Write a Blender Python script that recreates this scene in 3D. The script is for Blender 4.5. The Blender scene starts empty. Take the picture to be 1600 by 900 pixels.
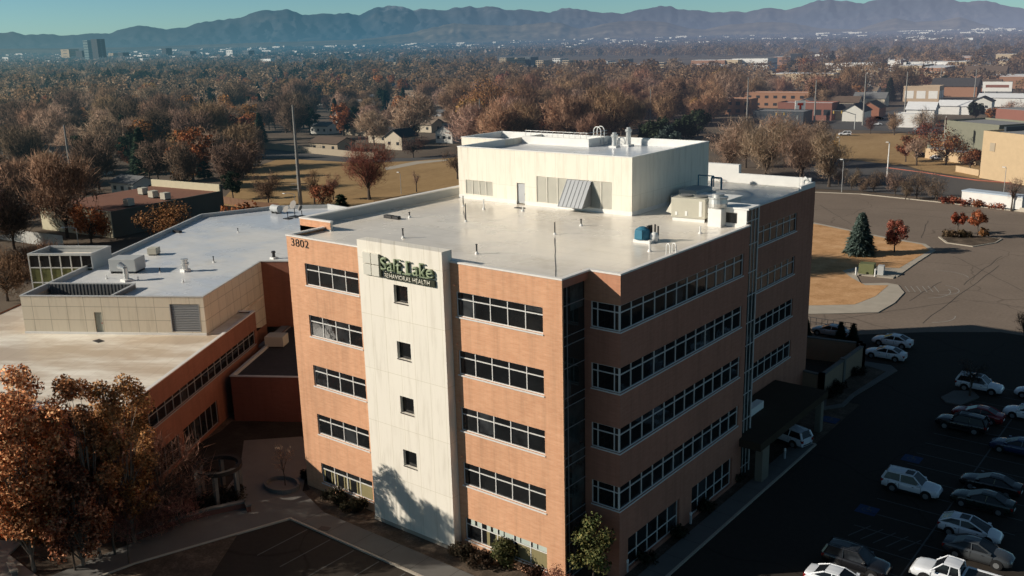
import bpy, bmesh, math, random
import numpy as np
from mathutils import Vector, Matrix
random.seed(7); RNG = np.random.default_rng(11)
sc = bpy.context.scene
COL = sc.collection
R = math.radians
# ------------------------------------------------------------------ camera
CP = Vector((34.937, -48.628, 37.695)); FPX = 1485.9
CR = Vector((0.7835993, 0.62076169, -0.02504113)); CU = Vector((-0.13801212, 0.21323175, 0.96720467)); CF = Vector((-0.60574317, 0.75444493, -0.25276089))
cd = bpy.data.cameras.new('camera'); cam = bpy.data.objects.new('camera', cd); COL.objects.link(cam)
cam.matrix_world = Matrix(((CR.x, CU.x, -CF.x, CP.x), (CR.y, CU.y, -CF.y, CP.y), (CR.z, CU.z, -CF.z, CP.z), (0, 0, 0, 1)))
cd.sensor_width = 36; cd.lens = FPX / 1600 * 36; cd.clip_end = 60000; cd.clip_start = 1
sc.camera = cam
def ray(u, v): return CF + CR * ((u - 800) / FPX) - CU * ((v - 450) / FPX)
def G(u, v, z=0.0):                      # where a sight line of the survey photo meets height z
    d = ray(u, v); return CP + d * ((z - CP.z) / d.z)
def PX(p):
    d = Vector(p) - CP; zz = d.dot(CF); return 800 + FPX * d.dot(CR) / zz, 450 - FPX * d.dot(CU) / zz, zz
def HT(u, v, p):                         # height of the sight line above ground point p (same distance)
    d = ray(u, v); h = math.hypot(d.x, d.y); return CP.z + d.z / h * math.hypot(p[0] - CP.x, p[1] - CP.y)
# ------------------------------------------------------------------ mesh helpers
class MB:
    def __init__(s): s.v = []; s.f = []
    def add(s, vs, fs, M=None):
        n = len(s.v)
        for p in vs:
            p = Vector(p); s.v.append(tuple(M @ p) if M else tuple(p))
        s.f += [tuple(n + i for i in f) for f in fs]; return s
    def box(s, x0, x1, y0, y1, z0, z1, M=None):
        return s.add([(x0,y0,z0),(x1,y0,z0),(x1,y1,z0),(x0,y1,z0),(x0,y0,z1),(x1,y0,z1),(x1,y1,z1),(x0,y1,z1)],
              [(0,3,2,1),(4,5,6,7),(0,1,5,4),(1,2,6,5),(2,3,7,6),(3,0,4,7)], M)
    def prism(s, pts, z0, z1, M=None):
        n = len(pts)
        a = sum(pts[i][0]*pts[(i+1)%n][1]-pts[(i+1)%n][0]*pts[i][1] for i in range(n))
        if a < 0: pts = pts[::-1]
        return s.add([(p[0],p[1],z0) for p in pts]+[(p[0],p[1],z1) for p in pts],
              [tuple(range(n-1,-1,-1)), tuple(range(n,2*n))]+[(i,(i+1)%n,n+(i+1)%n,n+i) for i in range(n)], M)
    def sheet(s, pts, z):
        n = len(pts); a = sum(pts[i][0]*pts[(i+1)%n][1]-pts[(i+1)%n][0]*pts[i][1] for i in range(n))
        if a < 0: pts = pts[::-1]
        return s.add([(p[0],p[1],z) for p in pts], [tuple(range(n))])
    def tube(s, a, b, r0, r1=None, n=8, M=None, caps=True):
        a = Vector(a); b = Vector(b); r1 = r0 if r1 is None else r1
        d = (b-a).normalized(); t = Vector((0,0,1)) if abs(d.z) < .9 else Vector((1,0,0))
        x = d.cross(t).normalized(); y = x.cross(d)
        vs = []
        for c, r in ((a,r0),(b,r1)):
            for i in range(n):
                w = 2*math.pi*i/n; vs.append(c + (x*math.cos(w) - y*math.sin(w))*r)
        fs = [(i,(i+1)%n,n+(i+1)%n,n+i) for i in range(n)]
        if caps: fs += [tuple(range(n-1,-1,-1)), tuple(range(n,2*n))]
        return s.add(vs, fs, M)
    def path(s, pts, r, n=6, M=None):
        for a, b in zip(pts, pts[1:]): s.tube(a, b, r, r, n, M)
        return s
    def lathe(s, prof, c=(0,0,0), n=16, M=None):
        vs = []; fs = []
        for (r, z) in prof:
            for i in range(n):
                w = 2*math.pi*i/n; vs.append((c[0]+r*math.cos(w), c[1]+r*math.sin(w), c[2]+z))
        for k in range(len(prof)-1):
            for i in range(n): fs.append((k*n+i, k*n+(i+1)%n, (k+1)*n+(i+1)%n, (k+1)*n+i))
        fs.append(tuple(range(n-1,-1,-1))); fs.append(tuple((len(prof)-1)*n+i for i in range(n)))
        return s.add(vs, fs, M)
    def quad(s, a, b, c, d, M=None): return s.add([a,b,c,d], [(0,1,2,3)], M)
    def build(s, name, mat, parent=None, smooth=False, bevel=0):
        me = bpy.data.meshes.new(name); me.from_pydata(s.v, [], s.f); me.update()
        if smooth:
            for p in me.polygons: p.use_smooth = True
        return obj(name, me, mat, parent, bevel)
def obj(name, me, mat, parent=None, bevel=0):
    o = bpy.data.objects.new(name, me)
    for m in (mat if isinstance(mat, (list, tuple)) else [mat]):
        if m: me.materials.append(m)
    COL.objects.link(o)
    if parent: o.parent = parent
    if bevel:
        b = o.modifiers.new('bevel', 'BEVEL'); b.width = bevel; b.segments = 2; b.limit_method = 'ANGLE'
    return o
def empty(name, loc=(0,0,0), rz=0, label=None, cat=None, group=None):
    o = bpy.data.objects.new(name, None); COL.objects.link(o); o.location = loc; o.rotation_euler = (0,0,rz); o.empty_display_size = .2
    return tag(o, label, cat, group)
def tag(o, label=None, cat=None, group=None, kind=None):
    if label: o['label'] = label
    if cat: o['category'] = cat
    if group: o['group'] = group
    if kind: o['kind'] = kind
    return o
def structure(name, mb, mat, **k): return tag(mb.build(name, mat, **k), kind='structure')
def copy_tree(o, parent=None):
    c = o.copy(); COL.objects.link(c)
    if parent: c.parent = parent
    for ch in list(KIDS(o)): copy_tree(ch, c)
    return c
def KIDS(o): return [x for x in o.children]
def npmesh(name, V, F, col=None, nor=None):
    """V (n,3), F (m,k) faces all with k corners, col (n,3) vertex colour"""
    me = bpy.data.meshes.new(name); n = len(V); m, k = F.shape
    me.vertices.add(n); me.vertices.foreach_set('co', V.astype(np.float32).ravel())
    me.loops.add(m*k); me.loops.foreach_set('vertex_index', F.astype(np.int32).ravel())
    me.polygons.add(m); me.polygons.foreach_set('loop_start', np.arange(0, m*k, k, dtype=np.int32))
    me.update(calc_edges=True)
    if col is not None:
        a = me.attributes.new('leaf_colour', 'FLOAT_COLOR', 'POINT')
        a.data.foreach_set('color', np.c_[col, np.ones(n)].astype(np.float32).ravel())
    if nor is not None:
        a = me.attributes.new('leaf_normal', 'FLOAT_VECTOR', 'POINT'); a.data.foreach_set('vector', nor.astype(np.float32).ravel())
    return me
# ------------------------------------------------------------------ materials
def newmat(name):
    m = bpy.data.materials.new(name); m.use_nodes = True; nt = m.node_tree; b = nt.nodes['Principled BSDF']; return m, nt, b
def N(nt, t, **k):
    n = nt.nodes.new(t)
    for a, v in k.items(): setattr(n, a, v)
    return n
def mth(nt, op, a, b=None, clamp=False):
    n = N(nt, 'ShaderNodeMath', operation=op, use_clamp=clamp)
    for i, x in enumerate((a, b)):
        if x is None: continue
        if isinstance(x, (int, float)): n.inputs[i].default_value = x
        else: nt.links.new(x, n.inputs[i])
    return n.outputs[0]
def mixc(nt, f, a, b, mode='MIX'):
    n = N(nt, 'ShaderNodeMix', data_type='RGBA', blend_type=mode)
    for i, x in ((0, f), (6, a), (7, b)):
        if isinstance(x, (int, float)): n.inputs[i].default_value = x
        elif isinstance(x, tuple): n.inputs[i].default_value = x if len(x) == 4 else (*x, 1)
        else: nt.links.new(x, n.inputs[i])
    return n.outputs[2]
def noise(nt, vec, scale, detail=4, rough=.6):
    n = N(nt, 'ShaderNodeTexNoise'); n.inputs['Scale'].default_value = scale; n.inputs['Detail'].default_value = detail; n.inputs['Roughness'].default_value = rough
    if vec is not None: nt.links.new(vec, n.inputs['Vector'])
    return n.outputs[0]
def ramp(nt, f, stops):
    n = N(nt, 'ShaderNodeValToRGB'); e = n.color_ramp.elements
    while len(e) < len(stops): e.new(.5)
    for i, (p, c) in enumerate(stops): e[i].position = p; e[i].color = (*c, 1) if len(c) == 3 else c
    nt.links.new(f, n.inputs[0]); return n.outputs[0]
def objco(nt, scale=(1,1,1)):
    t = N(nt, 'ShaderNodeTexCoord'); m = N(nt, 'ShaderNodeMapping'); m.inputs['Scale'].default_value = scale
    nt.links.new(t.outputs['Object'], m.inputs[0]); return m.outputs[0]
def worldco(nt, scale=(1,1,1)):
    t = N(nt, 'ShaderNodeNewGeometry'); m = N(nt, 'ShaderNodeMapping'); m.inputs['Scale'].default_value = scale
    nt.links.new(t.outputs['Position'], m.inputs[0]); return m.outputs[0]
def lk(nt, a, b): nt.links.new(a, b)
def g3(v): return (v, v, v)
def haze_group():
    """haze painted onto far surfaces as glow: thickens with distance from the site (world anchored)"""
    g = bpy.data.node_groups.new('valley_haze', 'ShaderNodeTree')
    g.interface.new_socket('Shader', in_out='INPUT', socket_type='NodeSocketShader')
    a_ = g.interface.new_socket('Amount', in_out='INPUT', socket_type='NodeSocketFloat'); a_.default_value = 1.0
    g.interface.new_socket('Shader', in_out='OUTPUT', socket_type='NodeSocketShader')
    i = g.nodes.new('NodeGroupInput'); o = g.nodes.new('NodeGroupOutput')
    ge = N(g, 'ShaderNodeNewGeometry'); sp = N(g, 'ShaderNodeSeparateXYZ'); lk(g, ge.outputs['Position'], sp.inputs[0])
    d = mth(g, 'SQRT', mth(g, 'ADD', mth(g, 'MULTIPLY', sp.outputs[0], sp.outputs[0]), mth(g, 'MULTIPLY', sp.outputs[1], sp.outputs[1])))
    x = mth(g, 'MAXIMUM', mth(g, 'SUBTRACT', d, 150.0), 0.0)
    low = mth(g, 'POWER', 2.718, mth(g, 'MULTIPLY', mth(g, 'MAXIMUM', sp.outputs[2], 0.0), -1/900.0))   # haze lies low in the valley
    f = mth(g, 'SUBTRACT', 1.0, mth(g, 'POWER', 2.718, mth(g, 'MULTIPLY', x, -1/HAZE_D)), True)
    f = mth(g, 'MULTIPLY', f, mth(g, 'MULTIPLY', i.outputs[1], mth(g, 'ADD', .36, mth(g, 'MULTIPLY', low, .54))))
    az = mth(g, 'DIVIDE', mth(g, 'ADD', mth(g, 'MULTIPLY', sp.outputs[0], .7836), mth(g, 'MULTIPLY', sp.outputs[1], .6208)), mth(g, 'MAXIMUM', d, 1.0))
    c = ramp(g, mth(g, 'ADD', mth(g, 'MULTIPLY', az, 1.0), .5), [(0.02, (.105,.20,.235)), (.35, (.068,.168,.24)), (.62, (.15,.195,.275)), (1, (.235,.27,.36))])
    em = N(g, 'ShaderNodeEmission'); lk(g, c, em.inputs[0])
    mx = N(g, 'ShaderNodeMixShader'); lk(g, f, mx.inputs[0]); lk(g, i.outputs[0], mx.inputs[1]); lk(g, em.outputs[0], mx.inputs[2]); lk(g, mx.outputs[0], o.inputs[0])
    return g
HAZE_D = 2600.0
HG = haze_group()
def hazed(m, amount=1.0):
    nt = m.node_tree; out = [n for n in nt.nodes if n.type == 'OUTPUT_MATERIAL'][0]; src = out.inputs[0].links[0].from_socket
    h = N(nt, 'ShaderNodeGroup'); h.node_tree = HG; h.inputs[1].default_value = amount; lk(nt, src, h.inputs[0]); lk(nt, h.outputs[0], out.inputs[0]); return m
def plain(name, c, rough=.7, metal=0, spec=.3, var=.12, vs=.8, haze=False, bump=0):
    m, nt, b = newmat(name)
    co = worldco(nt); n = noise(nt, co, vs)
    lk(nt, mixc(nt, n, tuple(x*(1-var) for x in c), tuple(min(1, x*(1+var)) for x in c)), b.inputs['Base Color'])
    b.inputs['Roughness'].default_value = rough; b.inputs['Metallic'].default_value = metal; b.inputs['Specular IOR Level'].default_value = spec
    if bump:
        bp = N(nt, 'ShaderNodeBump'); bp.inputs['Strength'].default_value = bump; bp.inputs['Distance'].default_value = .05
        lk(nt, noise(nt, co, vs*12), bp.inputs['Height']); lk(nt, bp.outputs[0], b.inputs['Normal'])
    return hazed(m, 1.0 if haze is True else haze) if haze else m
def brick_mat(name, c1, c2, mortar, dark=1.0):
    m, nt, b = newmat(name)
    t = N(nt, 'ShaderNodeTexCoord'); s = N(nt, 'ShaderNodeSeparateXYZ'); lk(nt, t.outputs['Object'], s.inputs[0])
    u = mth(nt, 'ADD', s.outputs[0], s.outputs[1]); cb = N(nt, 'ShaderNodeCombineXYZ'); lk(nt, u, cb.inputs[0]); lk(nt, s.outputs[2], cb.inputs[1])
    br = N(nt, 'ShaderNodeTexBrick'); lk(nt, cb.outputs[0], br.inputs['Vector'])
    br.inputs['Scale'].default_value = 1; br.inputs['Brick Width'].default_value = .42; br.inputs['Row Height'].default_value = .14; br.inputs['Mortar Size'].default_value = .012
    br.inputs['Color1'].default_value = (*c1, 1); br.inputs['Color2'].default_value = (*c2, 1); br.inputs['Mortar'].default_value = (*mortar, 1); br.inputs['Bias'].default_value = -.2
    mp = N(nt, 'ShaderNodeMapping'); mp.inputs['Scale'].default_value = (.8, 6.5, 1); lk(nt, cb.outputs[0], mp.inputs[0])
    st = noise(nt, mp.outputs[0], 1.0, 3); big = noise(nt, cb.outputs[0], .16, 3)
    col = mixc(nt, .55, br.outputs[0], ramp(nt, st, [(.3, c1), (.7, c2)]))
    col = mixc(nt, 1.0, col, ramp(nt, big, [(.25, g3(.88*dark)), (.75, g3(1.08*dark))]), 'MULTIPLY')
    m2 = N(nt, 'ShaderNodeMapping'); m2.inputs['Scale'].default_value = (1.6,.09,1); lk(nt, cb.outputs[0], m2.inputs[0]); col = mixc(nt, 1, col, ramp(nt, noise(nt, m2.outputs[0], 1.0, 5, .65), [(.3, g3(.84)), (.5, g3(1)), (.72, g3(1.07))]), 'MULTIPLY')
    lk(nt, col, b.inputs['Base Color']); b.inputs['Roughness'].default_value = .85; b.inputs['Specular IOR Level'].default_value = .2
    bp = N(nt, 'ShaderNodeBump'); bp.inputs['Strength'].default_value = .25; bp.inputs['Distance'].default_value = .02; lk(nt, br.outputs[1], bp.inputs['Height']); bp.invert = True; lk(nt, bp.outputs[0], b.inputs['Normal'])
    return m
def panel_mat(name, c, joint, pw, ph, jw=.02, rough=.75, offx=0):
    m, nt, b = newmat(name)
    t = N(nt, 'ShaderNodeTexCoord'); s = N(nt, 'ShaderNodeSeparateXYZ'); lk(nt, t.outputs['Object'], s.inputs[0])
    u = mth(nt, 'ADD', mth(nt, 'ADD', s.outputs[0], s.outputs[1]), offx); cb = N(nt, 'ShaderNodeCombineXYZ'); lk(nt, u, cb.inputs[0]); lk(nt, s.outputs[2], cb.inputs[1])
    br = N(nt, 'ShaderNodeTexBrick'); br.offset = 0; lk(nt, cb.outputs[0], br.inputs['Vector']); br.inputs['Scale'].default_value = 1
    br.inputs['Brick Width'].default_value = pw; br.inputs['Row Height'].default_value = ph; br.inputs['Mortar Size'].default_value = jw
    br.inputs['Color1'].default_value = (*c, 1); br.inputs['Color2'].default_value = (*[x*.96 for x in c], 1); br.inputs['Mortar'].default_value = (*joint, 1)
    mp = N(nt, 'ShaderNodeMapping'); mp.inputs['Scale'].default_value = (2.2, .25, 1); lk(nt, cb.outputs[0], mp.inputs[0])
    col = mixc(nt, 1.0, br.outputs[0], ramp(nt, noise(nt, mp.outputs[0], 1.0, 5, .65), [(.3, (.87,.86,.84)), (.5, g3(1)), (.7, g3(1.02))]), 'MULTIPLY')
    lk(nt, col, b.inputs['Base Color']); b.inputs['Roughness'].default_value = rough; b.inputs['Specular IOR Level'].default_value = .25
    return m
def roof_mat(name, c, c2, rlo, rhi, sc_=.09, st=None):
    m, nt, b = newmat(name); co = worldco(nt) if st is None else objco(nt, (st[1]*.5,st[0]*.5,1))
    n1 = noise(nt, co, sc_, 5, .62); n2 = noise(nt, co, .9, 4)
    w = N(nt, 'ShaderNodeTexBrick'); w.offset = .37; w.inputs['Scale'].default_value = 1; w.inputs['Brick Width'].default_value = 13; w.inputs['Row Height'].default_value = 1.9; w.inputs['Mortar Size'].default_value = .035; w.inputs['Mortar Smooth'].default_value = .3; w.inputs['Color1'].default_value = (1,1,1,1); w.inputs['Color2'].default_value = (.975,.972,.965,1); w.inputs['Mortar'].default_value = (.86,.85,.83,1); lk(nt, worldco(nt) if st is None else objco(nt), w.inputs[0])
    stn = ramp(nt, noise(nt, worldco(nt), .33, 6, .7), [(.32, (.88,.86,.82)), (.44, g3(1)), (.64, g3(1)), (.76, (.95,.94,.92))]); seam = mixc(nt, 1, w.outputs[0], stn, 'MULTIPLY')
    col = mixc(nt, ramp(nt, n1, [(.42, g3(0)), (.58, g3(1))]), c, c2); col = mixc(nt, 1, col, ramp(nt, n2, [(.3, g3(.95)), (.7, g3(1.03))]), 'MULTIPLY'); col = mixc(nt, 1, col, seam, 'MULTIPLY')
    lk(nt, col, b.inputs['Base Color'])
    rr = N(nt, 'ShaderNodeMapRange'); rr.inputs[1].default_value = .42; rr.inputs[2].default_value = .6; rr.inputs[3].default_value = rlo; rr.inputs[4].default_value = rhi; lk(nt, n1, rr.inputs[0]); lk(nt, rr.outputs[0], b.inputs['Roughness'])
    b.inputs['Specular IOR Level'].default_value = .5
    return m
def ground_mat(name, stops, scale, fine, rough=.95, haze=False, stretch=(1,1,1), bump=.3, spec=.15):
    m, nt, b = newmat(name); co = worldco(nt, stretch)
    n1 = noise(nt, co, scale, 6, .65); n2 = noise(nt, co, fine, 4, .7)
    f = mth(nt, 'ADD', mth(nt, 'MULTIPLY', n1, .6), mth(nt, 'MULTIPLY', n2, .4))
    lk(nt, ramp(nt, f, stops), b.inputs['Base Color']); b.inputs['Roughness'].default_value = rough; b.inputs['Specular IOR Level'].default_value = spec
    bp = N(nt, 'ShaderNodeBump'); bp.inputs['Strength'].default_value = bump; bp.inputs['Distance'].default_value = .06; lk(nt, n2, bp.inputs['Height']); lk(nt, bp.outputs[0], b.inputs['Normal'])
    return hazed(m) if haze else m
def asphalt_mat(name, c, crack=True, haze=False):
    m, nt, b = newmat(name); co = worldco(nt)
    n1 = noise(nt, co, .06, 5, .6); n2 = noise(nt, co, 2.2, 4, .7)
    col = mixc(nt, n1, tuple(x*.72 for x in c), tuple(x*1.25 for x in c)); col = mixc(nt, 1, col, ramp(nt, n2, [(.3, g3(.85)), (.7, g3(1.1))]), 'MULTIPLY')
    if crack:
        wv = N(nt, 'ShaderNodeTexNoise'); wv.inputs['Scale'].default_value = .12; lk(nt, co, wv.inputs[0])
        dv = N(nt, 'ShaderNodeVectorMath', operation='MULTIPLY_ADD'); lk(nt, wv.outputs[1], dv.inputs[0]); dv.inputs[1].default_value = (7, 7, 0); lk(nt, co, dv.inputs[2])
        vo = N(nt, 'ShaderNodeTexVoronoi', feature='DISTANCE_TO_EDGE'); vo.inputs['Scale'].default_value = .05; lk(nt, dv.outputs[0], vo.inputs[0])
        col = mixc(nt, 1, col, ramp(nt, vo.outputs[0], [(0, g3(.62)), (.003, g3(.8)), (.007, g3(1))]), 'MULTIPLY')
    lk(nt, col, b.inputs['Base Color']); b.inputs['Roughness'].default_value = .9; b.inputs['Specular IOR Level'].default_value = .2
    return hazed(m) if haze else m
def glass_mat(name, c=(.012,.013,.014), rough=.04, spec=.6, streak=False):
    m, nt, b = newmat(name); co = objco(nt)
    vm = N(nt, 'ShaderNodeVectorMath', operation='FLOOR'); sc_n = N(nt, 'ShaderNodeVectorMath', operation='MULTIPLY'); sc_n.inputs[1].default_value = (.66,.66,.3); lk(nt, worldco(nt), sc_n.inputs[0]); lk(nt, sc_n.outputs[0], vm.inputs[0]); wn = N(nt, 'ShaderNodeTexWhiteNoise'); lk(nt, vm.outputs[0], wn.inputs[0]); n = noise(nt, co, .9, 4)
    col = mixc(nt, n, tuple(x*.5 for x in c), tuple(x*1.6 for x in c)); col = mixc(nt, mth(nt, 'MULTIPLY', ramp(nt, wn.outputs[0], [(.72, g3(0)), (.95, g3(1))]), ramp(nt, n, [(.35, g3(.15)), (.6, g3(1))])), col, tuple(x*3.2+.012 for x in c))
    lk(nt, col, b.inputs['Base Color']); b.inputs['Roughness'].default_value = rough; b.inputs['Specular IOR Level'].default_value = spec
    bp = N(nt, 'ShaderNodeBump'); bp.inputs['Strength'].default_value = .02; bp.inputs['Distance'].default_value = .3; lk(nt, noise(nt, co, 1.1, 2), bp.inputs['Height']); lk(nt, bp.outputs[0], b.inputs['Normal'])
    return m
def foliage_mat(name, haze=True, tl=.46):
    m, nt, b = newmat(name); a = N(nt, 'ShaderNodeAttribute', attribute_name='leaf_colour'); oi = N(nt, 'ShaderNodeObjectInfo')
    k = N(nt, 'ShaderNodeMapRange'); k.inputs[3].default_value = 1.6; k.inputs[4].default_value = 2.45; lk(nt, oi.outputs['Random'], k.inputs[0])
    hs = N(nt, 'ShaderNodeHueSaturation'); lk(nt, a.outputs[0], hs.inputs['Color']); lk(nt, k.outputs[0], hs.inputs['Value'])
    h2 = N(nt, 'ShaderNodeMapRange'); h2.inputs[3].default_value = .485; h2.inputs[4].default_value = .515; lk(nt, mth(nt, 'FRACT', mth(nt, 'MULTIPLY', oi.outputs['Random'], 7.31)), h2.inputs[0]); lk(nt, h2.outputs[0], hs.inputs['Hue'])
    an = N(nt, 'ShaderNodeAttribute', attribute_name='leaf_normal'); vt = N(nt, 'ShaderNodeVectorTransform', vector_type='NORMAL', convert_from='OBJECT', convert_to='WORLD'); lk(nt, an.outputs['Vector'], vt.inputs[0]); nn = N(nt, 'ShaderNodeVectorMath', operation='NORMALIZE'); lk(nt, vt.outputs[0], nn.inputs[0]); lk(nt, nn.outputs[0], b.inputs['Normal'])
    lk(nt, hs.outputs[0], b.inputs['Base Color']); b.inputs['Roughness'].default_value = .85; b.inputs['Specular IOR Level'].default_value = .0
    tr = N(nt, 'ShaderNodeBsdfTranslucent'); lk(nt, hs.outputs[0], tr.inputs[0]); lk(nt, nn.outputs[0], tr.inputs[1]); mx = N(nt, 'ShaderNodeMixShader'); mx.inputs[0].default_value = tl; out = [n for n in nt.nodes if n.type == 'OUTPUT_MATERIAL'][0]; lk(nt, b.outputs[0], mx.inputs[1]); lk(nt, tr.outputs[0], mx.inputs[2]); lk(nt, mx.outputs[0], out.inputs[0])
    return hazed(m) if haze else m
M = {}
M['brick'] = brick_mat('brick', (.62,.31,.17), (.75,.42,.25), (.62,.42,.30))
M['brick_wing'] = brick_mat('brick_wing', (.26,.108,.07), (.31,.137,.09), (.24,.12,.085)); M['brick_link'] = brick_mat('brick_link', (.15,.06,.045), (.19,.075,.055), (.13,.07,.055)); M['brick_shaded'] = brick_mat('brick_shaded', (.40,.175,.115), (.48,.22,.15), (.36,.20,.145))  # last one: darker copy of the front brick, holding the side wall's shade
M['cream'] = panel_mat('cream_panel', (.86,.80,.69), (.66,.60,.47), 1.47, 4.4, .018, offx=.5)
M['pent'] = panel_mat('penthouse_panel', (.86,.80,.68), (.72,.66,.54), 1.2, 6.0, .02)
M['screen'] = panel_mat('screen_panel', (.68,.60,.47), (.38,.33,.25), 1.95, 1.45, .03, offx=.9)
M['white'] = plain('white_paint', (.80,.79,.75), .5)
M['coping'] = plain('coping_metal', (.80,.76,.70), .45)
M['coping_grey'] = plain('coping_grey_metal', (.50,.50,.48), .45)
M['frame'] = plain('window_frame_paint', (.72,.70,.66), .4)
M['header'] = plain('dark_header', (.03,.022,.018), .5)
M['guard'] = plain('fan_guard', (.22,.22,.21), .6); M['glass'] = glass_mat('window_glass'); M['glass_teal'] = glass_mat('curtain_glass', (.02,.026,.026), .05)
M['roof'] = roof_mat('roof_membrane', (.87,.785,.665), (.90,.83,.72), .16, .36, .07)
M['roof_blue'] = roof_mat('roof_membrane_wing', (.66,.69,.73), (.76,.75,.72), .2, .45, .06)  # base tinted blue in place of the sky reflected on the membrane
M['roof_tan'] = roof_mat('roof_membrane_terrace', (.66,.53,.39), (.95,.88,.75), .35, .55, .9, (.14,.5,1))
M['roof_dark'] = plain('dark_gravel_roof', (.045,.045,.047), .95, var=.35, vs=2)
M['roof_grey'] = plain('grey_roof', (.22,.225,.23), .8)
M['metal'] = plain('galvanised_metal', (.62,.62,.60), .35, .6)
M['metal_dark'] = plain('dark_metal', (.05,.05,.052), .5, .3)
M['pole'] = plain('weathered_pole_steel', (.26,.25,.23), .6, .2, haze=True)
M['hvac'] = plain('unit_beige', (.52,.49,.40), .6)
M['hvac_grey'] = plain('unit_grey', (.46,.47,.46), .55)
M['canopy_metal'] = plain('standing_seam_metal', (.30,.31,.32), .4, .3)
M['door'] = plain('door_paint', (.45,.46,.47), .5)
M['door_dark'] = plain('door_grey_green', (.32,.33,.28), .5)
M['louver'] = plain('louver_paint', (.66,.63,.54), .6); M['louver_grey'] = plain('louver_grey', (.34,.34,.33), .5)
M['blue'] = plain('blue_paint', (.05,.19,.28), .5)
M['stucco'] = plain('beige_stucco', (.27,.20,.14), .9)
M['conc'] = plain('concrete', (.42,.37,.30), .9, var=.18, vs=.6)
M['conc_dark'] = plain('concrete_walk', (.145,.138,.125), .9, var=.2, vs=.5)
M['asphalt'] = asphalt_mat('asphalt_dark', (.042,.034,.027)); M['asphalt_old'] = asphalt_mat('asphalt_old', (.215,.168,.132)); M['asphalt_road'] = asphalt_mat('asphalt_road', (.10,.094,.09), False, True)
M['line'] = plain('road_paint', (.10,.10,.095), .8, var=.4, vs=3); M['line_blue'] = plain('blue_road_paint', (.02,.05,.13), .8, var=.3, vs=2)
M['mulch'] = ground_mat('bark_and_gravel', [(.3, (.035,.028,.022)), (.5, (.10,.075,.055)), (.7, (.24,.18,.13))], .5, 5)
M['lawn'] = ground_mat('dormant_lawn', [(.28, (.30,.155,.07)), (.42, (.48,.265,.12)), (.55, (.60,.345,.17)), (.72, (.70,.47,.27))], .35, 4)
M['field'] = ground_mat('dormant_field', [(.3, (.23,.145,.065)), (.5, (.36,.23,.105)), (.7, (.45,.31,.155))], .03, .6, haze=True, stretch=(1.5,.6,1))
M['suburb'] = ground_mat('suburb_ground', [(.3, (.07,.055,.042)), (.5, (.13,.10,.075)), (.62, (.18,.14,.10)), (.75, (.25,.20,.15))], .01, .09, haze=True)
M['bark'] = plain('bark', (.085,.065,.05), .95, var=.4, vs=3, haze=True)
M['foliage'] = foliage_mat('foliage'); M['foliage_far'] = foliage_mat('foliage_far', True, .72)
M['tyre'] = plain('tyre_rubber', (.015,.015,.016), .9); M['rim'] = plain('alloy_rim', (.35,.36,.37), .35, .6)
M['headlamp'] = plain('lamp_lens', (.6,.62,.65), .15, spec=.6); M['taillamp'] = plain('tail_lens', (.25,.01,.01), .2, spec=.6)
M['car_glass'] = glass_mat('car_glass', (.012,.014,.017), .05, .25)
def carpaint(n, c): 
    m = plain(n, c, .25, .0, .5, .04); m.node_tree.nodes['Principled BSDF'].inputs['Coat Weight'].default_value = .6; return m
for n, c in (('white',(.72,.74,.77)),('black',(.012,.012,.014)),('grey',(.055,.06,.065)),('blue',(.02,.035,.09)),('red',(.22,.015,.02)),('silver',(.35,.36,.38)),('green',(.012,.022,.018))): M['car_'+n] = carpaint('paint_'+n, c)
SKY_TINT = (.74,1.16,1.40); SKY_STR = .07
# ================================================================== ground, roads, walks (the setting)
def gp(*pts, z=0): return [tuple(G(a, b, z)[:2]) for a, b in pts]
mb = MB(); n = 96
mb.add([(16000*math.cos(2*math.pi*i/n), 16000*math.sin(2*math.pi*i/n), -.06) for i in range(n)], [tuple(range(n))])
structure('ground', mb, M['suburb'])
structure('planting_beds', MB().sheet([(-75,-45),(6,-45),(6,60),(-75,60)], -.03), M['mulch'])
M['soil_shade'] = ground_mat('soil_with_shade', [(.3, (.018,.016,.014)), (.5, (.032,.028,.024)), (.7, (.055,.048,.04))], .5, 5)  # darkened so the colour carries the deep shade of the courtyard
structure('courtyard_shade_ground', MB().sheet([(-36.6,-11),(-46,5),(-40,9.5),(-28,9.5),(-28,0),(-27,-.5),(-30,-8),(-32,-12.5),(-34.5,-12)], -.02), M['soil_shade'])  # dark sheet added over the beds to deepen the courtyard shade
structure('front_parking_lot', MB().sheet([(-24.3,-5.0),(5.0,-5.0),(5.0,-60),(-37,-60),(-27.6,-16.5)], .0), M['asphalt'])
structure('side_parking_lot', MB().sheet([(5.0,-60),(120,-60),(120,81),(11,80.5),(3.5,75.5),(-4,69),(-12,61),(-16,58),(-16,46),(5.0,46)], .0035), M['asphalt'])  # outline follows the building's shadow edge; the dark asphalt colour carries that shade
structure('rear_parking_lot', MB().sheet([(-95,166),(-53,174.7),(-40,177.9),(-20,174.9),(-3.8,171.4),(60,152),(120,100),(120,58),(-16,58),(-40,62),(-90,120)], .0), M['asphalt_old'])
tar = MB()
def strip_line(mb, pts, w_, z):
    for a, b in zip(pts, pts[1:]):
        a = Vector(a); b = Vector(b); d = (b-a).normalized(); n_ = Vector((-d.y,d.x))*w_/2; mb.sheet([tuple(a+n_),tuple(b+n_),tuple(b-n_),tuple(a-n_)], z)
rl_ = random.Random(21)
def wander(p, q, n, amp): return [tuple(Vector(p).lerp(Vector(q), i/n)+Vector((rl_.uniform(-amp,amp), rl_.uniform(-amp,amp)))) for i in range(n+1)]
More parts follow.
